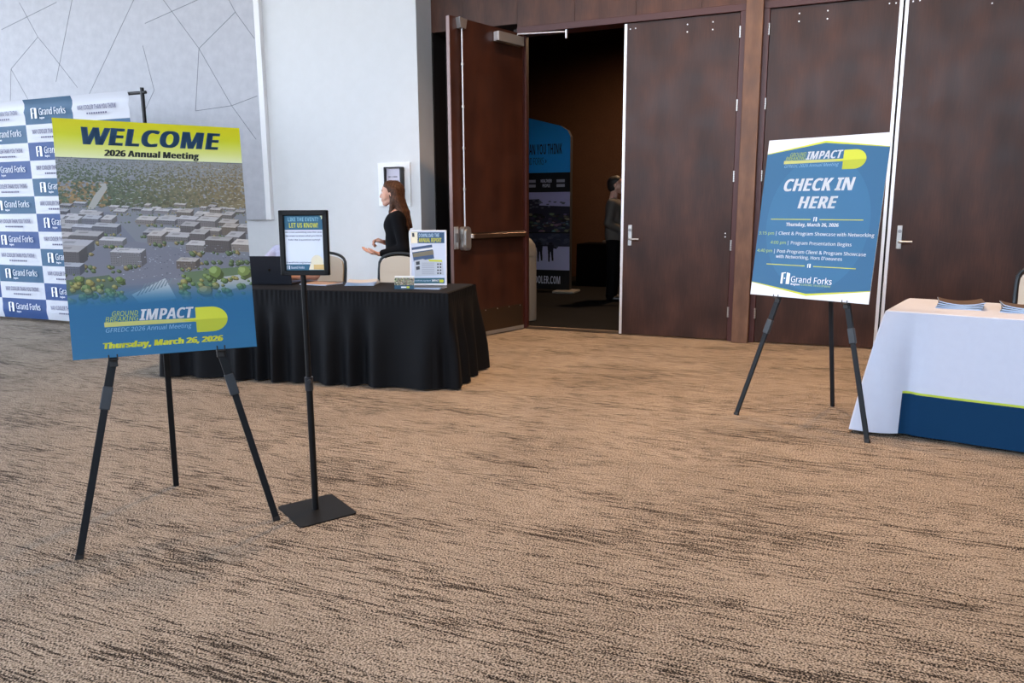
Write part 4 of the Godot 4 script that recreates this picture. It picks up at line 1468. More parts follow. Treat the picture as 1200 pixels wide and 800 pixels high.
func build_black_table() -> void:
	var L := 2.40
	var D := 0.70
	var t := thing("skirted_table", "long table under black pleated skirt before the white wall", "table", V(-3.81, 0, -5.09), 9.0)
	var cloth := speckle_material("black_cloth", rgb(6, 8, 12), rgb(11, 14, 19), 401, 0.3, 0.3, 0.7)
	cloth.metallic_specular = 0.3
	var top_m := mat("black_top", rgb(17, 17, 20), 0.8, 0.0, 0.3)
	obj("table_top", box(L, 0.03, D, 0.008), top_m, t, V(0, TH - 0.015, 0))
	var rows := []
	var n := 900
	for y in [TH - 0.004, TH - 0.012, TH - 0.03, TH - 0.05, TH - 0.09, 0.6, 0.52, 0.42, 0.32, 0.22, 0.13, 0.06, 0.012]:
		rows.append(skirt_points(L, D, n, 0.045, 0.052, y, 3))
	var st := begin()
	add_grid(st, rows, true, true)
	obj("skirt", st.commit(), cloth, t)
	for s in [[-1, -1], [-1, 1], [1, -1], [1, 1]]:
		obj("leg", tube([V(s[0] * 1.05, 0.0, s[1] * 0.27), V(s[0] * 1.05, TH - 0.03, s[1] * 0.27)], 0.015, 8), mat("leg_grey", rgb(70, 70, 72), 0.5, 0.5), t)
	var place := t.transform
	# laptop, lid towards the camera
	var lp := thing("laptop", "dark grey open laptop seen from behind on black table", "laptop", V(-4.24, TH + 0.001, -4.99), 16.0)
	var gun := mat("laptop_grey", rgb(34, 37, 46), 0.38, 0.4)
	obj("base", box(0.36, 0.014, 0.25, 0.004), gun, lp, V(0, 0.008, -0.125))
	var lid := obj("lid", box(0.36, 0.232, 0.008, 0.003), gun, lp, V(0, 0.124, 0.018))
	lid.rotation.x = deg_to_rad(8)
	var ap := begin()
	var round_pts := PackedVector2Array()
	for k in 20:
		var a := TAU * k / 20.0
		var r := 0.0125 * (1.0 + 0.08 * cos(2 * a)) - 0.003 * maxf(0.0, cos(a * 1.0)) ** 8
		round_pts.append(Vector2(cos(a) * r, sin(a) * r))
	add_plate(ap, round_pts, 0.004, 0.0045)
	add_plate(ap, PackedVector2Array([Vector2(0, 0.014), Vector2(0.005, 0.0165), Vector2(0.006, 0.021), Vector2(0.001, 0.0185)]), 0.004, 0.0045)
	obj("lid_mark", ap.commit(), mat("mark_black", rgb(6, 6, 8), 0.2, 0.2), lid)
	obj("screen", box(0.33, 0.205, 0.001), mat("screen_dark", rgb(20, 22, 28), 0.15), lid, V(0, 0.003, -0.0045))
	# papers
	var paper := mat("paper_white", rgb(214, 220, 230), 0.7)
	var cover := mat("cover_tan", rgb(168, 150, 130), 0.5)
	var blue := mat("cover_blue", rgb(86, 116, 150), 0.5)
	booklets(V(-3.545, TH, -5.29), 22.0, 4, 0.24, 0.28, 0.006, "open magazine pile", ["thin white booklet at bottom of the pile near middle chair", "booklet second from bottom in the pile near middle chair", "booklet third from bottom in the pile near middle chair", "top pale booklet of the pile near the middle chair"], [paper, paper, paper, mat("cover_pale", rgb(190, 186, 178), 0.5)], 0.006)
	booklets(V(-3.88, TH, -5.18), -4.0, 2, 0.28, 0.22, 0.004, "papers by the laptop", ["flat white paper lying under seated person's forearm", "tan leaflet lying on white paper under seated person's forearm"], [paper, mat("leaflet_tan", rgb(170, 140, 116), 0.6)], 0.003)
	booklets(V(-2.87, TH, -5.18), 8.0, 3, 0.26, 0.18, 0.004, "leaflets at table end", ["grey leaflet lying lowest beneath the framed report sign", "blue leaflet in middle of leaflets beneath report sign", "dark leaflet lying topmost beneath the framed report sign"], [paper, mat("cover_violet", rgb(92, 100, 170), 0.5), mat("cover_dark", rgb(54, 56, 62), 0.4)], 0.003)
	# small printed card leaning upright
	var cd := thing("flyer_card", "small picture card with navy foot standing on black table", "card", V(-3.0, TH + 0.0015, -5.04), 16.0)
	cd.rotation.x = deg_to_rad(-14)
	rng.seed = 19
	var im := Image.create(150, 100, false, Image.FORMAT_RGB8)
	im.fill(rgb(110, 112, 104))
	for k in 260:
		blob_at(im, rng.randf() * 150, rng.randf_range(16, 72), rng.randf_range(2, 6), Color.from_hsv(rng.randf_range(0.05, 0.3), rng.randf_range(0.05, 0.35), rng.randf_range(0.2, 0.75)))
	im.fill_rect(Rect2i(0, 0, 150, 14), rgb(224, 228, 226))
	im.fill_rect(Rect2i(0, 70, 150, 30), rgb(24, 70, 96))
	im.fill_rect(Rect2i(52, 80, 40, 10), rgb(220, 226, 230))
	im.fill_rect(Rect2i(94, 78, 22, 14), rgb(196, 206, 60))
	span("card", -0.078, 0.078, 0.0, 0.105, -0.003, 0.0, paper, cd)
	obj("print", sheet(-0.078, 0.0, 0.078, 0.105), print_material("flyer", im), cd, V(0, 0, 0.0005))
	span("strut", -0.02, 0.02, 0.0, 0.06, -0.03, -0.003, paper, cd)
	# framed sign at the table's end
	var s := thing("sign_board", "white framed annual report sign standing on black table end", "sign", V(-2.965, TH + 0.002, -5.37), 19.0)
	s.rotation.x = deg_to_rad(-5)
	var SW := 0.30
	var SH := 0.445
	var fm := mat("sign_white", rgb(228, 232, 240), 0.4)
	var fs := begin()
	for q in [-1.0, 1.0]:
		add_box(fs, V(0.012, SH, 0.014), 0.002, Transform3D(Basis(), V(q * (SW / 2 - 0.006), SH / 2, 0)))
		add_box(fs, V(SW, 0.012, 0.014), 0.002, Transform3D(Basis(), V(0, SH / 2 + q * (SH / 2 - 0.006), 0)))
	obj("frame", fs.commit(), fm, s)
	span("panel", -SW / 2 + 0.01, SW / 2 - 0.01, 0.01, SH - 0.01, -0.004, 0.002, mat("sign_pale", rgb(206, 216, 234), 0.5), s)
	var Q := func(u: float, v: float) -> Vector2: return Vector2((u - 0.5) * SW, (1 - v) * SH)
	var flat := func(nm: String, pts: Array, m: Material, zz: float) -> void:
		var pp := PackedVector2Array()
		for e in pts:
			pp.append(Q.call(e[0], e[1]))
		obj(nm, plate(pp, 0.0, 0.0), m, s, V(0, 0, zz))
	var navy := mat("sign_navy", rgb(34, 76, 112), 0.5)
	flat.call("header", [[0.21, 0.04], [0.94, 0.04], [0.94, 0.235], [0.21, 0.235]], navy, 0.0026)
	flat.call("corner_picture", [[0.03, 0.03], [0.22, 0.03], [0.24, 0.235], [0.03, 0.235]], mat("sign_cream", rgb(244, 236, 206), 0.5), 0.0026)
	flat.call("corner_picture", [[0.06, 0.05], [0.12, 0.05], [0.13, 0.12], [0.07, 0.12]], mat("sign_dark", rgb(50, 54, 62), 0.5), 0.0032)
	flat.call("booklet_picture", [[0.04, 0.315], [0.6, 0.26], [0.66, 0.51], [0.1, 0.57]], mat("pic_navy", rgb(52, 78, 116), 0.5), 0.0026)
	flat.call("booklet_picture", [[0.055, 0.36], [0.615, 0.31], [0.625, 0.345], [0.065, 0.40]], mat("pic_white", rgb(226, 230, 234), 0.5), 0.0032)
	flat.call("booklet_picture", [[0.075, 0.42], [0.635, 0.36], [0.65, 0.44], [0.09, 0.49]], mat("pic_olive", rgb(118, 112, 92), 0.5), 0.0032)
	flat.call("page_picture", [[0.11, 0.55], [0.35, 0.52], [0.5, 0.55], [0.88, 0.56], [0.925, 0.81], [0.13, 0.84]], mat("pic_page", rgb(190, 198, 208), 0.5), 0.0036)
	flat.call("page_picture", [[0.5, 0.53], [0.87, 0.54], [0.88, 0.575], [0.53, 0.565]], mat("lime_print", Color.WHITE), 0.0042)
	for k in 4:
		for j in 2:
			flat.call("page_picture", [[0.74 + j * 0.07, 0.60 + k * 0.055], [0.78 + j * 0.07, 0.60 + k * 0.055], [0.78 + j * 0.07, 0.63 + k * 0.055], [0.74 + j * 0.07, 0.63 + k * 0.055]], mat("sign_dark", Color.WHITE), 0.0042)
	for k in 2:
		flat.call("page_picture", [[0.16, 0.57 + k * 0.09], [0.26, 0.56 + k * 0.09], [0.265, 0.62 + k * 0.09], [0.165, 0.63 + k * 0.09]], mat("sign_dark", Color.WHITE), 0.0042)
	for k in 8:
		flat.call("print_line", [[0.32, 0.59 + k * 0.028], [0.66, 0.59 + k * 0.028], [0.66, 0.599 + k * 0.028], [0.32, 0.599 + k * 0.028]], mat("sign_grey", rgb(150, 156, 172), 0.6), 0.0042)
	flat.call("footer", [[0.037, 0.864], [0.934, 0.864], [0.934, 0.965], [0.037, 0.965]], mat("sign_teal", rgb(36, 92, 112), 0.5), 0.0026)
	flat.call("footer_dot", [[0.80, 0.895], [0.90, 0.895], [0.915, 0.915], [0.90, 0.945], [0.80, 0.945]], mat("lime_print", Color.WHITE), 0.0034)
	var LT := func(txt: String, u0: float, v0: float, u1: float, v1: float, m: Material) -> void:
		var a: Vector2 = Q.call(u0, v1)
		var b: Vector2 = Q.call(u1, v0)
		obj("lettering", letters(txt, a.x, a.y, b.x, b.y, true, 0.0, 0.0, 3.0), m, s, V(0, 0, 0.0034))
	LT.call("DOWNLOAD THE", 0.245, 0.06, 0.80, 0.125, mat("sign_pale_ink", rgb(170, 200, 226), 0.6))
	LT.call("ANNUAL REPORT", 0.245, 0.142, 0.86, 0.215, mat("notice_yellow_ink", Color.WHITE))
	LT.call("GrandForks.org/report", 0.10, 0.90, 0.56, 0.935, mat("sign_pale_ink", Color.WHITE))
	LT.call("IMPACT", 0.59, 0.895, 0.79, 0.93, mat("white_print", Color.WHITE))
	var leg := begin()
	add_bar(leg, V(0, 0.012, -0.10), V(0, 0.3, -0.006), 0.05, 0.003, Vector3.RIGHT, 0.0)
	obj("back_strut", leg.commit(), fm, s)
	# banquet chairs behind the table
	banquet_chair(V(-3.585, 0, -5.80), 14.0, "beige banquet chair with dark frame before the standing woman", "banquet chairs")
	banquet_chair(V(-4.315, 0, -5.66), 14.0, "beige banquet chair with dark frame behind the survey notice stand", "banquet chairs")
	banquet_chair(V(1.385, 0, -5.86), -12.0, "beige banquet chair behind the white tablecloth table", "banquet chairs")

func booklets(at: Vector3, turn: float, n: int, w: float, d: float, thick: float, group: String, labels: Array, ms: Array, curl: float) -> void:
	for k in n:
		var t := thing("booklet", labels[k], "booklet", at + V(0, k * thick + 0.0008, 0), turn + k * 3.0, group)
		var rows := []
		var lower := []
		for i in 5:
			var a := PackedVector3Array()
			var b := PackedVector3Array()
			var z := lerpf(-d / 2, d / 2, i / 4.0)
			for j in 9:
				var u := j / 8.0
				var x := lerpf(-w / 2, w / 2, u)
				var lift := curl * k * (pow(absf(u - 0.5) * 2.0, 2.0)) * 0.5
				a.append(V(x, thick - 0.0006 + lift, z))
				b.append(V(x, lift, z))
			rows.append(a)
			lower.append(b)
		var c := begin()
		add_grid(c, rows, false, false)
		obj("cover", c.commit(), ms[k], t)
		var e := begin()
		add_grid(e, lower, false, true)
		for r in [0, 4]:
			add_grid(e, [rows[r], lower[r]], false, r == 0)
		for j in [0, 8]:
			var l1 := PackedVector3Array()
			var l2 := PackedVector3Array()
			for i in 5:
				l1.append(rows[i][j])
				l2.append(lower[i][j])
			add_grid(e, [l1, l2], false, j == 8)
		obj("pages", e.commit(), mat("page_edges", rgb(176, 196, 220), 0.7), t)

var chair_meshes := {}
func banquet_chair(at: Vector3, turn: float, label: String, group: String) -> void:
	var t := thing("banquet_chair", label, "chair", at, turn, group)
	var frame := mat("chair_frame", rgb(36, 44, 50), 0.4, 0.3)
	var fab := mat("chair_fabric", rgb(196, 190, 176), 0.85)
	if chair_meshes.is_empty():
		# backrest rises from the seat at z=-0.2 and leans back
		var arch := []
		for k in 15:
			var a := PI * k / 14.0
			var x := 0.2 * cos(a)
			var y := 0.80 + 0.15 * pow(absf(sin(a)), 0.55)
			arch.append(V(x, y, -0.24 - (y - 0.5) * 0.12))
		arch.push_front(V(0.2, 0.46, -0.21))
		arch.append(V(-0.2, 0.46, -0.21))
		chair_meshes.arch = tube(arch, 0.0135, 8)
		var pts := PackedVector2Array()
		for k in 15:
			var a := PI * k / 14.0
			pts.append(Vector2(0.183 * cos(a), 0.80 + 0.132 * pow(absf(sin(a)), 0.55)))
		pts.append(Vector2(-0.175, 0.52))
		pts.append(Vector2(0.175, 0.52))
		var st := begin()
		add_plate(st, pts, -0.03, 0.012, Transform3D(Basis(Vector3.RIGHT, deg_to_rad(-6.8)), V(0, 0.0, -0.162)))
		chair_meshes.back = st.commit()
		chair_meshes.seat = soft_mesh([[V(-0.17, 0.465, -0.16), V(0.17, 0.465, -0.16), 0.036, 0.036], [V(-0.175, 0.465, 0.17), V(0.175, 0.465, 0.17), 0.036, 0.036], [V(-0.18, 0.465, -0.15), V(-0.18, 0.465, 0.16), 0.036, 0.036], [V(0.18, 0.465, -0.15), V(0.18, 0.465, 0.16), 0.036, 0.036], [V(-0.09, 0.468, -0.15), V(-0.09, 0.468, 0.16), 0.055, 0.055], [V(0.09, 0.468, -0.15), V(0.09, 0.468, 0.16), 0.055, 0.055], [V(0, 0.468, -0.15), V(0, 0.468, 0.16), 0.055, 0.055]], 0.016, 0.03)
	obj("back_frame", chair_meshes.arch, frame, t)
	obj("backrest", chair_meshes.back, fab, t)
	obj("seat", chair_meshes.seat, fab, t)
	for s in [-1.0, 1.0]:
		obj("leg", tube([V(0.19 * s, 0.43, 0.18), V(0.205 * s, 0.0, 0.21)], 0.012, 8), frame, t)
		obj("leg", tube([V(0.2 * s, 0.47, -0.21), V(0.2 * s, 0.0, -0.26)], 0.012, 8), frame, t)
		obj("seat_rail", tube([V(0.195 * s, 0.43, 0.19), V(0.2 * s, 0.43, -0.21)], 0.011, 8), frame, t)

# ------------------------------------------------------------------ white cloth table
func cloth_rows(L: float, D: float, y: float) -> PackedVector3Array:
	var out := PackedVector3Array()
	var per := 2.0 * (L + D)
	var n := 480
	var t := (TH - y) / TH
	for k in n:
		var d := per * k / n
		var p: Vector3
		var nn: Vector3
		var e: float
		if d < L:
			p = V(-L / 2 + d, y, D / 2)
			nn = V(0, 0, 1)
			e = minf(d, L - d)
		elif d < L + D:
			p = V(L / 2, y, D / 2 - (d - L))
			nn = V(1, 0, 0)
			e = minf(d - L, L + D - d)
		elif d < 2 * L + D:
			p = V(L / 2 - (d - L - D), y, -D / 2)
			nn = V(0, 0, -1)
			e = minf(d - L - D, 2 * L + D - d)
		else:
			p = V(-L / 2, y, -D / 2 + (d - 2 * L - D))
			nn = V(-1, 0, 0)
			e = minf(d - 2 * L - D, per - d)
		var corner := exp(-pow(e / 0.085, 2.0))
		var diag := V(signf(p.x), 0, signf(p.z)).normalized()
		nn = nn.lerp(diag, corner).normalized()
		var crease := exp(-pow((e - 0.155) / 0.04, 2.0))
		var wave := 0.006 * sin(d * 6.0 + 1.2) + 0.004 * sin(d * 14.0 + y * 5.0)
		out.append(p + nn * (0.006 + 0.055 * t + corner * 0.125 * pow(t, 0.8) - crease * 0.03 * minf(t * 2.0, 1.0) + wave * t))
	return out

func build_white_table() -> void:
	var L := 1.83
	var D := 0.74
	var t := thing("draped_table", "table under white fitted cloth with navy band and lime line", "table", V(1.335, 0, -5.06), -14.0)
	var white := speckle_material("white_cloth", rgb(188, 196, 213), rgb(196, 204, 220), 431, 0.2, 0.3, 0.85)
	var navy := mat("navy_cloth", rgb(6, 50, 84), 0.85, 0.0, 0.3)
	var lime := mat("lime_cloth", rgb(178, 196, 60), 0.8)
	# slightly rounded top
	var tops := []
	for q in [[0.0, 0.0], [0.5, 0.0], [0.985, 0.0], [1.0, -0.006]]:
		var line := PackedVector3Array()
		for p in cloth_rows(L, D, TH):
			line.append(V(p.x * q[0], TH + 0.006 + q[1], p.z * q[0]))
		tops.append(line)
	var st := begin()
	add_grid(st, tops, true, false)
	obj("cloth_top", st.commit(), white, t)
	var ys := [TH, 0.70, 0.64, 0.56, 0.48, 0.40, 0.33, 0.275, 0.262, 0.2, 0.14, 0.07, 0.022]
	var rows := []
	for y in ys:
		rows.append(cloth_rows(L, D, y))
	# front columns between the corner folds carry the band
	var n: int = rows[0].size()
	var per := 2.0 * (L + D)
	var c0 := int(ceil(0.12 / per * n))
	var c1 := int((L - 0.12) / per * n)
	var cut := func(r0: int, r1: int, a: int, b: int) -> Array:
		var out := []
		for r in range(r0, r1 + 1):
			var line := PackedVector3Array()
			for k in range(a, b + 1):
				line.append(rows[r][k % n])
			out.append(line)
		return out
	var drape := begin()
	add_grid(drape, rows.slice(0, 8), true, true)
	add_grid(drape, cut.call(7, 12, c1, n + c0), false, true)
	obj("cloth_drape", drape.commit(), white, t)
	var band := begin()
	add_grid(band, cut.call(8, 12, c0, c1), false, true)
	obj("navy_band", band.commit(), navy, t)
	var line := begin()
	add_grid(line, cut.call(7, 8, c0, c1), false, true)
	obj("lime_line", line.commit(), lime, t)
	for s in [[-1, -1], [-1, 1], [1, -1], [1, 1]]:
		obj("leg", tube([V(s[0] * 0.8, 0.0, s[1] * 0.3), V(s[0] * 0.8, TH - 0.01, s[1] * 0.3)], 0.014, 8), mat("leg_grey", rgb(70, 70, 72)), t)
	# two piles of curling programme booklets
	var brown := mat("cover_brown", rgb(96, 82, 72), 0.45)
	var mid := mat("cover_blue", rgb(86, 116, 150), 0.5)
	var pl := ["bottom booklet", "lower middle booklet", "upper middle booklet", "top curled brown booklet"]
	for q in [[V(0.775, TH + 0.006, -5.20), "of the pile nearer the check in easel"], [V(1.09, TH + 0.006, -5.11), "of the pile nearer the beige chair"]]:
		var lab := []
		for s in pl:
			lab.append(s + " " + q[1])
		booklets(q[0], -13.0, 4, 0.235, 0.22, 0.0075, "programme booklets " + q[1], lab, [mid, brown, brown, brown], 0.012)

# ------------------------------------------------------------------ people
func build_people() -> void:
	var skin := mat("skin", rgb(206, 158, 136), 0.55)
	skin.subsurf_scatter_enabled = true
	skin.subsurf_scatter_strength = 0.05
	# standing woman in profile, facing the left of the picture
	var w := thing("person", "standing woman with long brown hair in black blazer gesturing", "person", V(-3.93, 0, -6.50), -67.5)
	w.scale = Vector3.ONE * 1.02
	var hc := V(0, 1.478, 0.042)
	var acc := {"v": PackedVector3Array(), "i": PackedInt32Array()}
	soft([
		[V(0, 1.40, 0.025), V(0, 1.29, -0.02), 0.048, 0.054],
		[V(-0.06, 1.25, -0.02), V(0.06, 1.25, -0.02), 0.075, 0.075],
		[V(-0.06, 1.22, -0.01), V(-0.05, 0.98, 0.0), 0.085, 0.080],
		[V(0.06, 1.22, -0.01), V(0.05, 0.98, 0.0), 0.085, 0.080],
		[V(-0.05, 0.98, 0.0), V(-0.06, 0.86, -0.01), 0.08, 0.095],
		[V(0.05, 0.98, 0.0), V(0.06, 0.86, -0.01), 0.08, 0.095],
		[V(0.15, 1.255, -0.03), V(0.195, 0.955, -0.09), 0.042, 0.034],
		[V(0.195, 0.955, -0.09), V(0.155, 0.905, 0.145), 0.034, 0.023],
		[V(-0.15, 1.255, -0.03), V(-0.2, 0.98, -0.03), 0.042, 0.034],
		[V(-0.2, 0.98, -0.03), V(-0.12, 1.0, 0.135), 0.034, 0.023],
		[V(-0.075, 0.86, -0.01), V(-0.08, 0.47, 0.0), 0.08, 0.05],
		[V(0.075, 0.86, -0.01), V(0.08, 0.47, 0.0), 0.08, 0.05],
		[V(-0.08, 0.47, 0.0), V(-0.08, 0.09, -0.02), 0.05, 0.033],
		[V(0.08, 0.47, 0.0), V(0.08, 0.09, -0.02), 0.05, 0.033],
		[V(-0.08, 0.045, -0.03), V(-0.085, 0.03, 0.12), 0.036, 0.026],
		[V(0.08, 0.045, -0.03), V(0.085, 0.03, 0.12), 0.036, 0.026],
	], 0.014, 0.05, acc)
	soft(head_bones(hc, 1.0) + [[V(0, 1.42, 0.035), V(0, 1.36, 0.01), 0.047, 0.048]], 0.004, 0.015, acc)
	# near (left) hand open, palm up; far hand loosely closed
	soft(hand_bones(V(0.155, 0.905, 0.145), V(-0.12, 0.14, 1.0), V(0.15, -0.9, 0.2), V(0.6, 0.7, 0.1), 0.28) + [[V(0.16, 0.91, 0.12), V(0.155, 0.905, 0.155), 0.022, 0.02]], 0.0042, 0.008, acc)
	soft(hand_bones(V(-0.12, 1.0, 0.135), V(0.35, 0.35, 0.9), V(-0.3, 0.85, -0.1), V(0.8, 0.3, -0.2), 0.95) + [[V(-0.13, 0.995, 0.11), V(-0.12, 1.0, 0.145), 0.022, 0.02]], 0.0042, 0.008, acc)
	obj("body", soft_commit(acc), skin, w)
	var hair_m := wood_material("brown_hair", rgb(40, 25, 18), rgb(106, 72, 50), 501, 0.6, 0.12, 0.3)
	face_parts(w, hc, 1.0, mat("brow_brown", rgb(60, 38, 28), 0.7))
	var hb := [
		[hc + V(0, 0.036, -0.032), hc + V(0, 0.044, 0.0), 0.088, 0.080],
		[hc + V(0, -0.02, -0.050), hc + V(0, 0.02, -0.05), 0.078, 0.082],
		[hc + V(-0.03, 0.075, 0.028), hc + V(0.03, 0.075, 0.028), 0.038, 0.038],
	]
	rng.seed = 41
	for sd in [-1.0, 1.0]:
		for k in 7:
			var f := k / 6.0
			var x0: float = sd * lerpf(0.055, 0.083, minf(f * 2.0, 1.0))
			var z0 := lerpf(0.014, -0.085, f)
			if f > 0.7:
				x0 *= lerpf(1.0, 0.35, (f - 0.7) / 0.3)
			var p0 := hc + V(x0, 0.02 + 0.03 * (1.0 - f), z0)
			var p1 := hc + V(x0 * 1.08, -0.07, z0 - 0.022)
			var p2 := V(x0 * 1.15, 1.30, z0 - 0.020 + (0.055 if k < 2 else 0.0))
			var p3 := V(x0 * 1.05, 1.155 + rng.randf_range(-0.03, 0.03), z0 - 0.055 + (0.105 if k < 2 else 0.0))
			var r := 0.02 if k > 0 else 0.014
			hb.append([p0, p1, r, r * 1.1])
			hb.append([p1, p2, r * 1.1, r])
			hb.append([p2, p3, r, r * 0.55])
	obj("hair", soft_mesh(hb, 0.007, 0.014), hair_m, w)
	var black := mat("blazer_black", rgb(8, 9, 13), 0.85, 0.0, 0.25)
	var jk := [
		[V(-0.11, 1.25, -0.03), V(0.11, 1.25, -0.03), 0.062, 0.062],
		[V(-0.07, 1.20, -0.005), V(-0.06, 1.02, 0.0), 0.108, 0.098],
		[V(0.07, 1.20, -0.005), V(0.06, 1.02, 0.0), 0.108, 0.098],
		[V(-0.06, 1.02, 0.0), V(-0.08, 0.84, -0.005), 0.098, 0.118],
		[V(0.06, 1.02, 0.0), V(0.08, 0.84, -0.005), 0.098, 0.118],
		[V(-0.045, 1.17, 0.045), V(0.045, 1.17, 0.045), 0.075, 0.075],
		[V(0.155, 1.25, -0.03), V(0.2, 0.955, -0.09), 0.056, 0.049],
		[V(0.2, 0.955, -0.09), V(0.162, 0.912, 0.115), 0.049, 0.037],
		[V(-0.155, 1.25, -0.03), V(-0.205, 0.98, -0.03), 0.056, 0.049],
		[V(-0.205, 0.98, -0.03), V(-0.135, 0.996, 0.105), 0.049, 0.037],
	]
	obj("blazer", soft_mesh(jk, 0.011, 0.03), black, w)
	obj("blouse", soft_mesh([[V(-0.02, 1.30, 0.035), V(-0.004, 1.205, 0.108), 0.026, 0.014], [V(0.02, 1.30, 0.035), V(0.004, 1.205, 0.108), 0.026, 0.014]], 0.008, 0.02), mat("blouse_white", rgb(226, 226, 230), 0.8), w)
	obj("trousers", soft_mesh([
		[V(-0.07, 0.87, -0.01), V(0.07, 0.87, -0.01), 0.112, 0.112],
		[V(-0.085, 0.84, -0.01), V(-0.085, 0.45, 0.0), 0.098, 0.072], [V(0.085, 0.84, -0.01), V(0.085, 0.45, 0.0), 0.098, 0.072],
		[V(-0.085, 0.45, 0.0), V(-0.085, 0.07, -0.02), 0.072, 0.06], [V(0.085, 0.45, 0.0), V(0.085, 0.07, -0.02), 0.072, 0.06]], 0.016, 0.03), mat("trousers_black", rgb(9, 9, 11), 0.85, 0.0, 0.25), w)
	for s in [-1.0, 1.0]:
		obj("shoe", soft_mesh([[V(0.085 * s, 0.04, -0.04), V(0.088 * s, 0.032, 0.13), 0.04, 0.03]], 0.009, 0.01), mat("shoe_black", rgb(12, 12, 13), 0.35), w)
	# seated person behind the survey notice
	var p := thing("person", "seated person in pale lilac top behind the survey notice", "person", V(-4.415, 0, -5.56), 10.0)
	acc = {"v": PackedVector3Array(), "i": PackedInt32Array()}
	hc = V(-0.01, 1.165, 0.10)
	soft([
		[V(0, 1.10, 0.07), V(0, 1.0, 0.05), 0.048, 0.054],
		[V(-0.07, 0.95, 0.03), V(-0.06, 0.62, 0.0), 0.09, 0.085],
		[V(0.07, 0.95, 0.03), V(0.06, 0.62, 0.0), 0.09, 0.085],
		[V(-0.08, 0.55, 0.0), V(-0.1, 0.53, 0.4), 0.085, 0.055],
		[V(0.08, 0.55, 0.0), V(0.1, 0.53, 0.4), 0.085, 0.055],
		[V(-0.1, 0.53, 0.4), V(-0.1, 0.09, 0.38), 0.055, 0.036],
		[V(0.1, 0.53, 0.4), V(0.1, 0.09, 0.38), 0.055, 0.036],
		[V(-0.1, 0.045, 0.36), V(-0.1, 0.03, 0.5), 0.036, 0.026],
		[V(0.1, 0.045, 0.36), V(0.1, 0.03, 0.5), 0.036, 0.026],
		[V(0.16, 0.97, 0.04), V(0.32, 0.80, 0.30), 0.043, 0.036],
		[V(0.32, 0.80, 0.30), V(0.16, 0.785, 0.46), 0.036, 0.026],
		[V(-0.16, 0.97, 0.04), V(-0.25, 0.81, 0.26), 0.043, 0.036],
		[V(-0.25, 0.81, 0.26), V(-0.10, 0.79, 0.44), 0.036, 0.026],
	], 0.014, 0.04, acc)
	soft(head_bones(hc, 0.98) + [[V(0, 1.10, 0.09), V(0, 1.04, 0.07), 0.047, 0.048]], 0.0045, 0.015, acc)
	soft(hand_bones(V(0.16, 0.785, 0.46), V(-0.85, -0.02, 0.5), V(0.1, 1, 0.1), V(0.1, 0.0, -0.9), 0.35), 0.0045, 0.008, acc)
	soft(hand_bones(V(-0.10, 0.79, 0.44), V(0.6, -0.02, 0.75), V(-0.1, 1, 0.1), V(0.5, 0.0, -0.6), 0.35), 0.0045, 0.008, acc)
	obj("body", soft_commit(acc), skin, p)
	face_parts(p, hc, 0.98, mat("brow_brown", Color.WHITE))
	obj("hair", soft_mesh([
		[hc + V(0, 0.036, -0.032), hc + V(0, 0.044, 0.0), 0.088, 0.080], [hc + V(0, -0.03, -0.050), hc + V(0, 0.02, -0.05), 0.074, 0.082], [hc + V(-0.03, 0.075, 0.028), hc + V(0.03, 0.075, 0.028), 0.038, 0.038],
		[hc + V(-0.075, 0.0, -0.01), hc + V(-0.07, -0.1, -0.02), 0.026, 0.02], [hc + V(0.075, 0.0, -0.01), hc + V(0.07, -0.1, -0.02), 0.026, 0.02]], 0.009, 0.02), hair_m, p)
	obj("top", soft_mesh([
		[V(-0.11, 0.97, 0.035), V(0.11, 0.97, 0.035), 0.068, 0.068],
		[V(-0.075, 0.94, 0.03), V(-0.07, 0.60, 0.0), 0.11, 0.11], [V(0.075, 0.94, 0.03), V(0.07, 0.60, 0.0), 0.11, 0.11],
		[V(0.16, 0.97, 0.04), V(0.25, 0.87, 0.19), 0.06, 0.052],
		[V(-0.165, 0.98, 0.04), V(-0.25, 0.81, 0.26), 0.062, 0.052], [V(-0.25, 0.81, 0.26), V(-0.13, 0.792, 0.41), 0.05, 0.042]], 0.013, 0.03), speckle_material("lilac_top", rgb(150, 148, 176), rgb(218, 216, 232), 531, 0.12, 0.12, 0.85), p)
	obj("trousers", soft_mesh([
		[V(-0.08, 0.56, 0.0), V(0.08, 0.56, 0.0), 0.105, 0.105],
		[V(-0.09, 0.555, 0.0), V(-0.1, 0.54, 0.4), 0.095, 0.07], [V(0.09, 0.555, 0.0), V(0.1, 0.54, 0.4), 0.095, 0.07],
		[V(-0.1, 0.54, 0.4), V(-0.1, 0.08, 0.38), 0.068, 0.055], [V(0.1, 0.54, 0.4), V(0.1, 0.08, 0.38), 0.068, 0.055]], 0.016, 0.03), mat("trousers_black", rgb(16, 16, 19)), p)
	for s in [-1.0, 1.0]:
		obj("shoe", soft_mesh([[V(0.1 * s, 0.04, 0.35), V(0.1 * s, 0.032, 0.51), 0.04, 0.03]], 0.009, 0.01), mat("shoe_black", rgb(12, 12, 13)), p)
	# person standing far inside the dark room, turned to the right
	var q := thing("person", "person in grey jacket standing in the dark inner room", "person", V(-2.87, 0, -10.85), 96.0)
	acc = {"v": PackedVector3Array(), "i": PackedInt32Array()}
	hc = V(0, 1.69, 0.01)
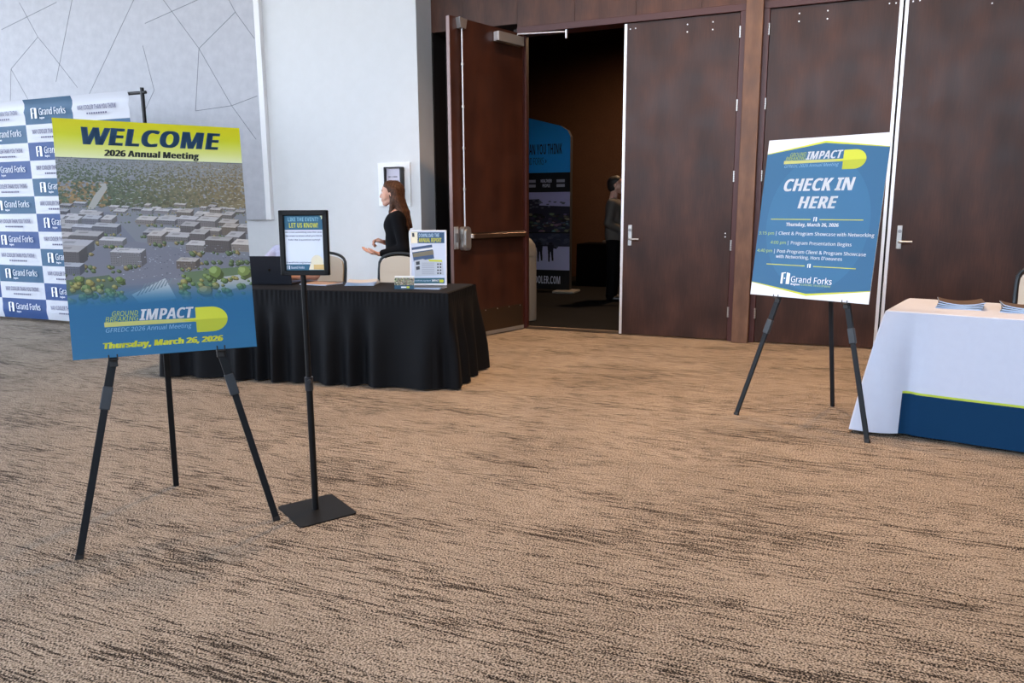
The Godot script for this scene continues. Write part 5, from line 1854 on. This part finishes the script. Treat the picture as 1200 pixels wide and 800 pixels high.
	soft([
		[V(0, 1.60, -0.01), V(0, 1.47, -0.03), 0.055, 0.062],
		[V(-0.08, 1.38, 0), V(-0.06, 1.0, 0), 0.10, 0.10], [V(0.08, 1.38, 0), V(0.06, 1.0, 0), 0.10, 0.10],
		[V(-0.09, 0.95, 0), V(-0.1, 0.5, 0.0), 0.095, 0.06], [V(0.09, 0.95, 0), V(0.1, 0.5, 0.0), 0.095, 0.06],
		[V(-0.1, 0.5, 0), V(-0.1, 0.09, -0.03), 0.06, 0.04], [V(0.1, 0.5, 0), V(0.1, 0.09, -0.03), 0.06, 0.04],
		[V(-0.1, 0.045, -0.04), V(-0.1, 0.03, 0.13), 0.04, 0.03], [V(0.1, 0.045, -0.04), V(0.1, 0.03, 0.13), 0.04, 0.03],
		[V(0.19, 1.42, -0.02), V(0.24, 1.14, -0.05), 0.05, 0.04], [V(0.24, 1.14, -0.05), V(0.22, 1.02, 0.18), 0.04, 0.028],
		[V(-0.19, 1.42, -0.02), V(-0.24, 1.14, -0.05), 0.05, 0.04], [V(-0.24, 1.14, -0.05), V(-0.20, 1.02, 0.18), 0.04, 0.028],
	], 0.018, 0.05, acc)
	soft(head_bones(hc, 1.06), 0.005, 0.012, acc)
	soft(hand_bones(V(0.22, 1.02, 0.18), V(-0.2, 0.0, 1.0), V(0.2, 1, 0.0), V(-0.9, 0.1, 0.1), 0.45), 0.0055, 0.008, acc)
	soft(hand_bones(V(-0.20, 1.02, 0.18), V(0.2, 0.0, 1.0), V(-0.2, 1, 0.0), V(0.9, 0.1, 0.1), 0.45), 0.0055, 0.008, acc)
	obj("body", soft_commit(acc), skin, q)
	face_parts(q, hc, 1.06, mat("brow_brown", Color.WHITE))
	obj("hair", soft_mesh([[hc + V(0, 0.04, -0.03), hc + V(0, 0.05, 0.0), 0.090, 0.084], [hc + V(0, -0.03, -0.05), hc + V(0, 0.02, -0.05), 0.076, 0.084]], 0.01, 0.02), mat("dark_hair", rgb(26, 20, 18), 0.6), q)
	obj("jacket", soft_mesh([
		[V(-0.13, 1.42, -0.02), V(0.13, 1.42, -0.02), 0.078, 0.078],
		[V(-0.085, 1.36, 0), V(-0.08, 0.95, 0), 0.125, 0.13], [V(0.085, 1.36, 0), V(0.08, 0.95, 0), 0.125, 0.13],
		[V(0.19, 1.42, -0.02), V(0.25, 1.14, -0.05), 0.068, 0.06], [V(0.25, 1.14, -0.05), V(0.225, 1.03, 0.15), 0.058, 0.045],
		[V(-0.19, 1.42, -0.02), V(-0.25, 1.14, -0.05), 0.068, 0.06], [V(-0.25, 1.14, -0.05), V(-0.205, 1.03, 0.15), 0.058, 0.045]], 0.016, 0.04), mat("jacket_grey", rgb(84, 78, 72), 0.85), q)
	obj("trousers", soft_mesh([
		[V(-0.09, 0.96, 0), V(-0.1, 0.5, 0.0), 0.115, 0.085], [V(0.09, 0.96, 0), V(0.1, 0.5, 0.0), 0.115, 0.085],
		[V(-0.1, 0.5, 0), V(-0.1, 0.08, -0.03), 0.085, 0.07], [V(0.1, 0.5, 0), V(0.1, 0.08, -0.03), 0.085, 0.07]], 0.018, 0.03), mat("trousers_black", rgb(16, 16, 19)), q)
	for s in [-1.0, 1.0]:
		obj("shoe", soft_mesh([[V(0.1 * s, 0.045, -0.05), V(0.1 * s, 0.036, 0.15), 0.045, 0.034]], 0.011, 0.01), mat("shoe_black", rgb(12, 12, 13)), q)

# ------------------------------------------------------------------ ceiling lamps
func build_lamps() -> void:
	var glow := StandardMaterial3D.new()
	glow.albedo_color = rgb(255, 230, 200)
	glow.emission_enabled = true
	glow.emission = rgb(255, 214, 165)
	glow.emission_energy_multiplier = 4.0
	var rim := mat("lamp_rim", rgb(225, 225, 222), 0.4)
	var ring := lathe([Vector2(0.085, 0.0), Vector2(0.12, -0.004), Vector2(0.125, 0.004), Vector2(0.125, 0.012), Vector2(0.085, 0.012)], 24)
	var disc := lathe([Vector2(0.0, 0.002), Vector2(0.086, 0.002), Vector2(0.086, 0.010), Vector2(0.0, 0.010)], 20)
	for q in [[-1.5, -6.0, 24.0, "nearest the open doorway"], [0.2, -6.0, 18.0, "above the floor behind the check in sign"], [1.7, -6.2, 3.0, "behind the white table by the doors"], [3.7, -6.2, 5.0, "farthest right along the doors"], [1.7, -4.0, 1.2, "above the front of the white table"], [-0.6, -3.4, 4.5, "above the open carpet before the check in sign"], [-1.7, -4.8, 13.0, "above the carpet beside the black table"]]:
		downlight(V(q[0], TOP - 0.013, q[1]), ring, disc, rim, glow, q[2], "round warm ceiling downlight " + q[3], 46.0)
	downlight(V(-2.2, 4.686, -12.2), ring, disc, rim, glow, 20.0, "added dim round ceiling downlight brightening the inner room wall", 86.0)  # added unseen lamp, put in to bring up the brown inner wall

func downlight(at: Vector3, ring: Mesh, disc: Mesh, rim: Material, glow: Material, energy: float, label: String, angle := 58.0) -> void:
	var t := thing("ceiling_downlight", label, "ceiling lamp", at, 0.0, "warm ceiling downlights")
	obj("rim", ring, rim, t)
	obj("lamp_disc", disc, glow, t)
	var l := SpotLight3D.new()
	l.name = "lamp_light"
	l.light_color = rgb(255, 208, 162)
	l.light_energy = energy
	l.light_size = 0.08
	l.spot_angle = angle
	l.spot_angle_attenuation = 0.7
	l.spot_range = 30.0
	l.spot_attenuation = 2.0
	l.shadow_enabled = true
	l.rotation.x = -PI / 2
	l.position = V(0, -0.02, 0)
	t.add_child(l)
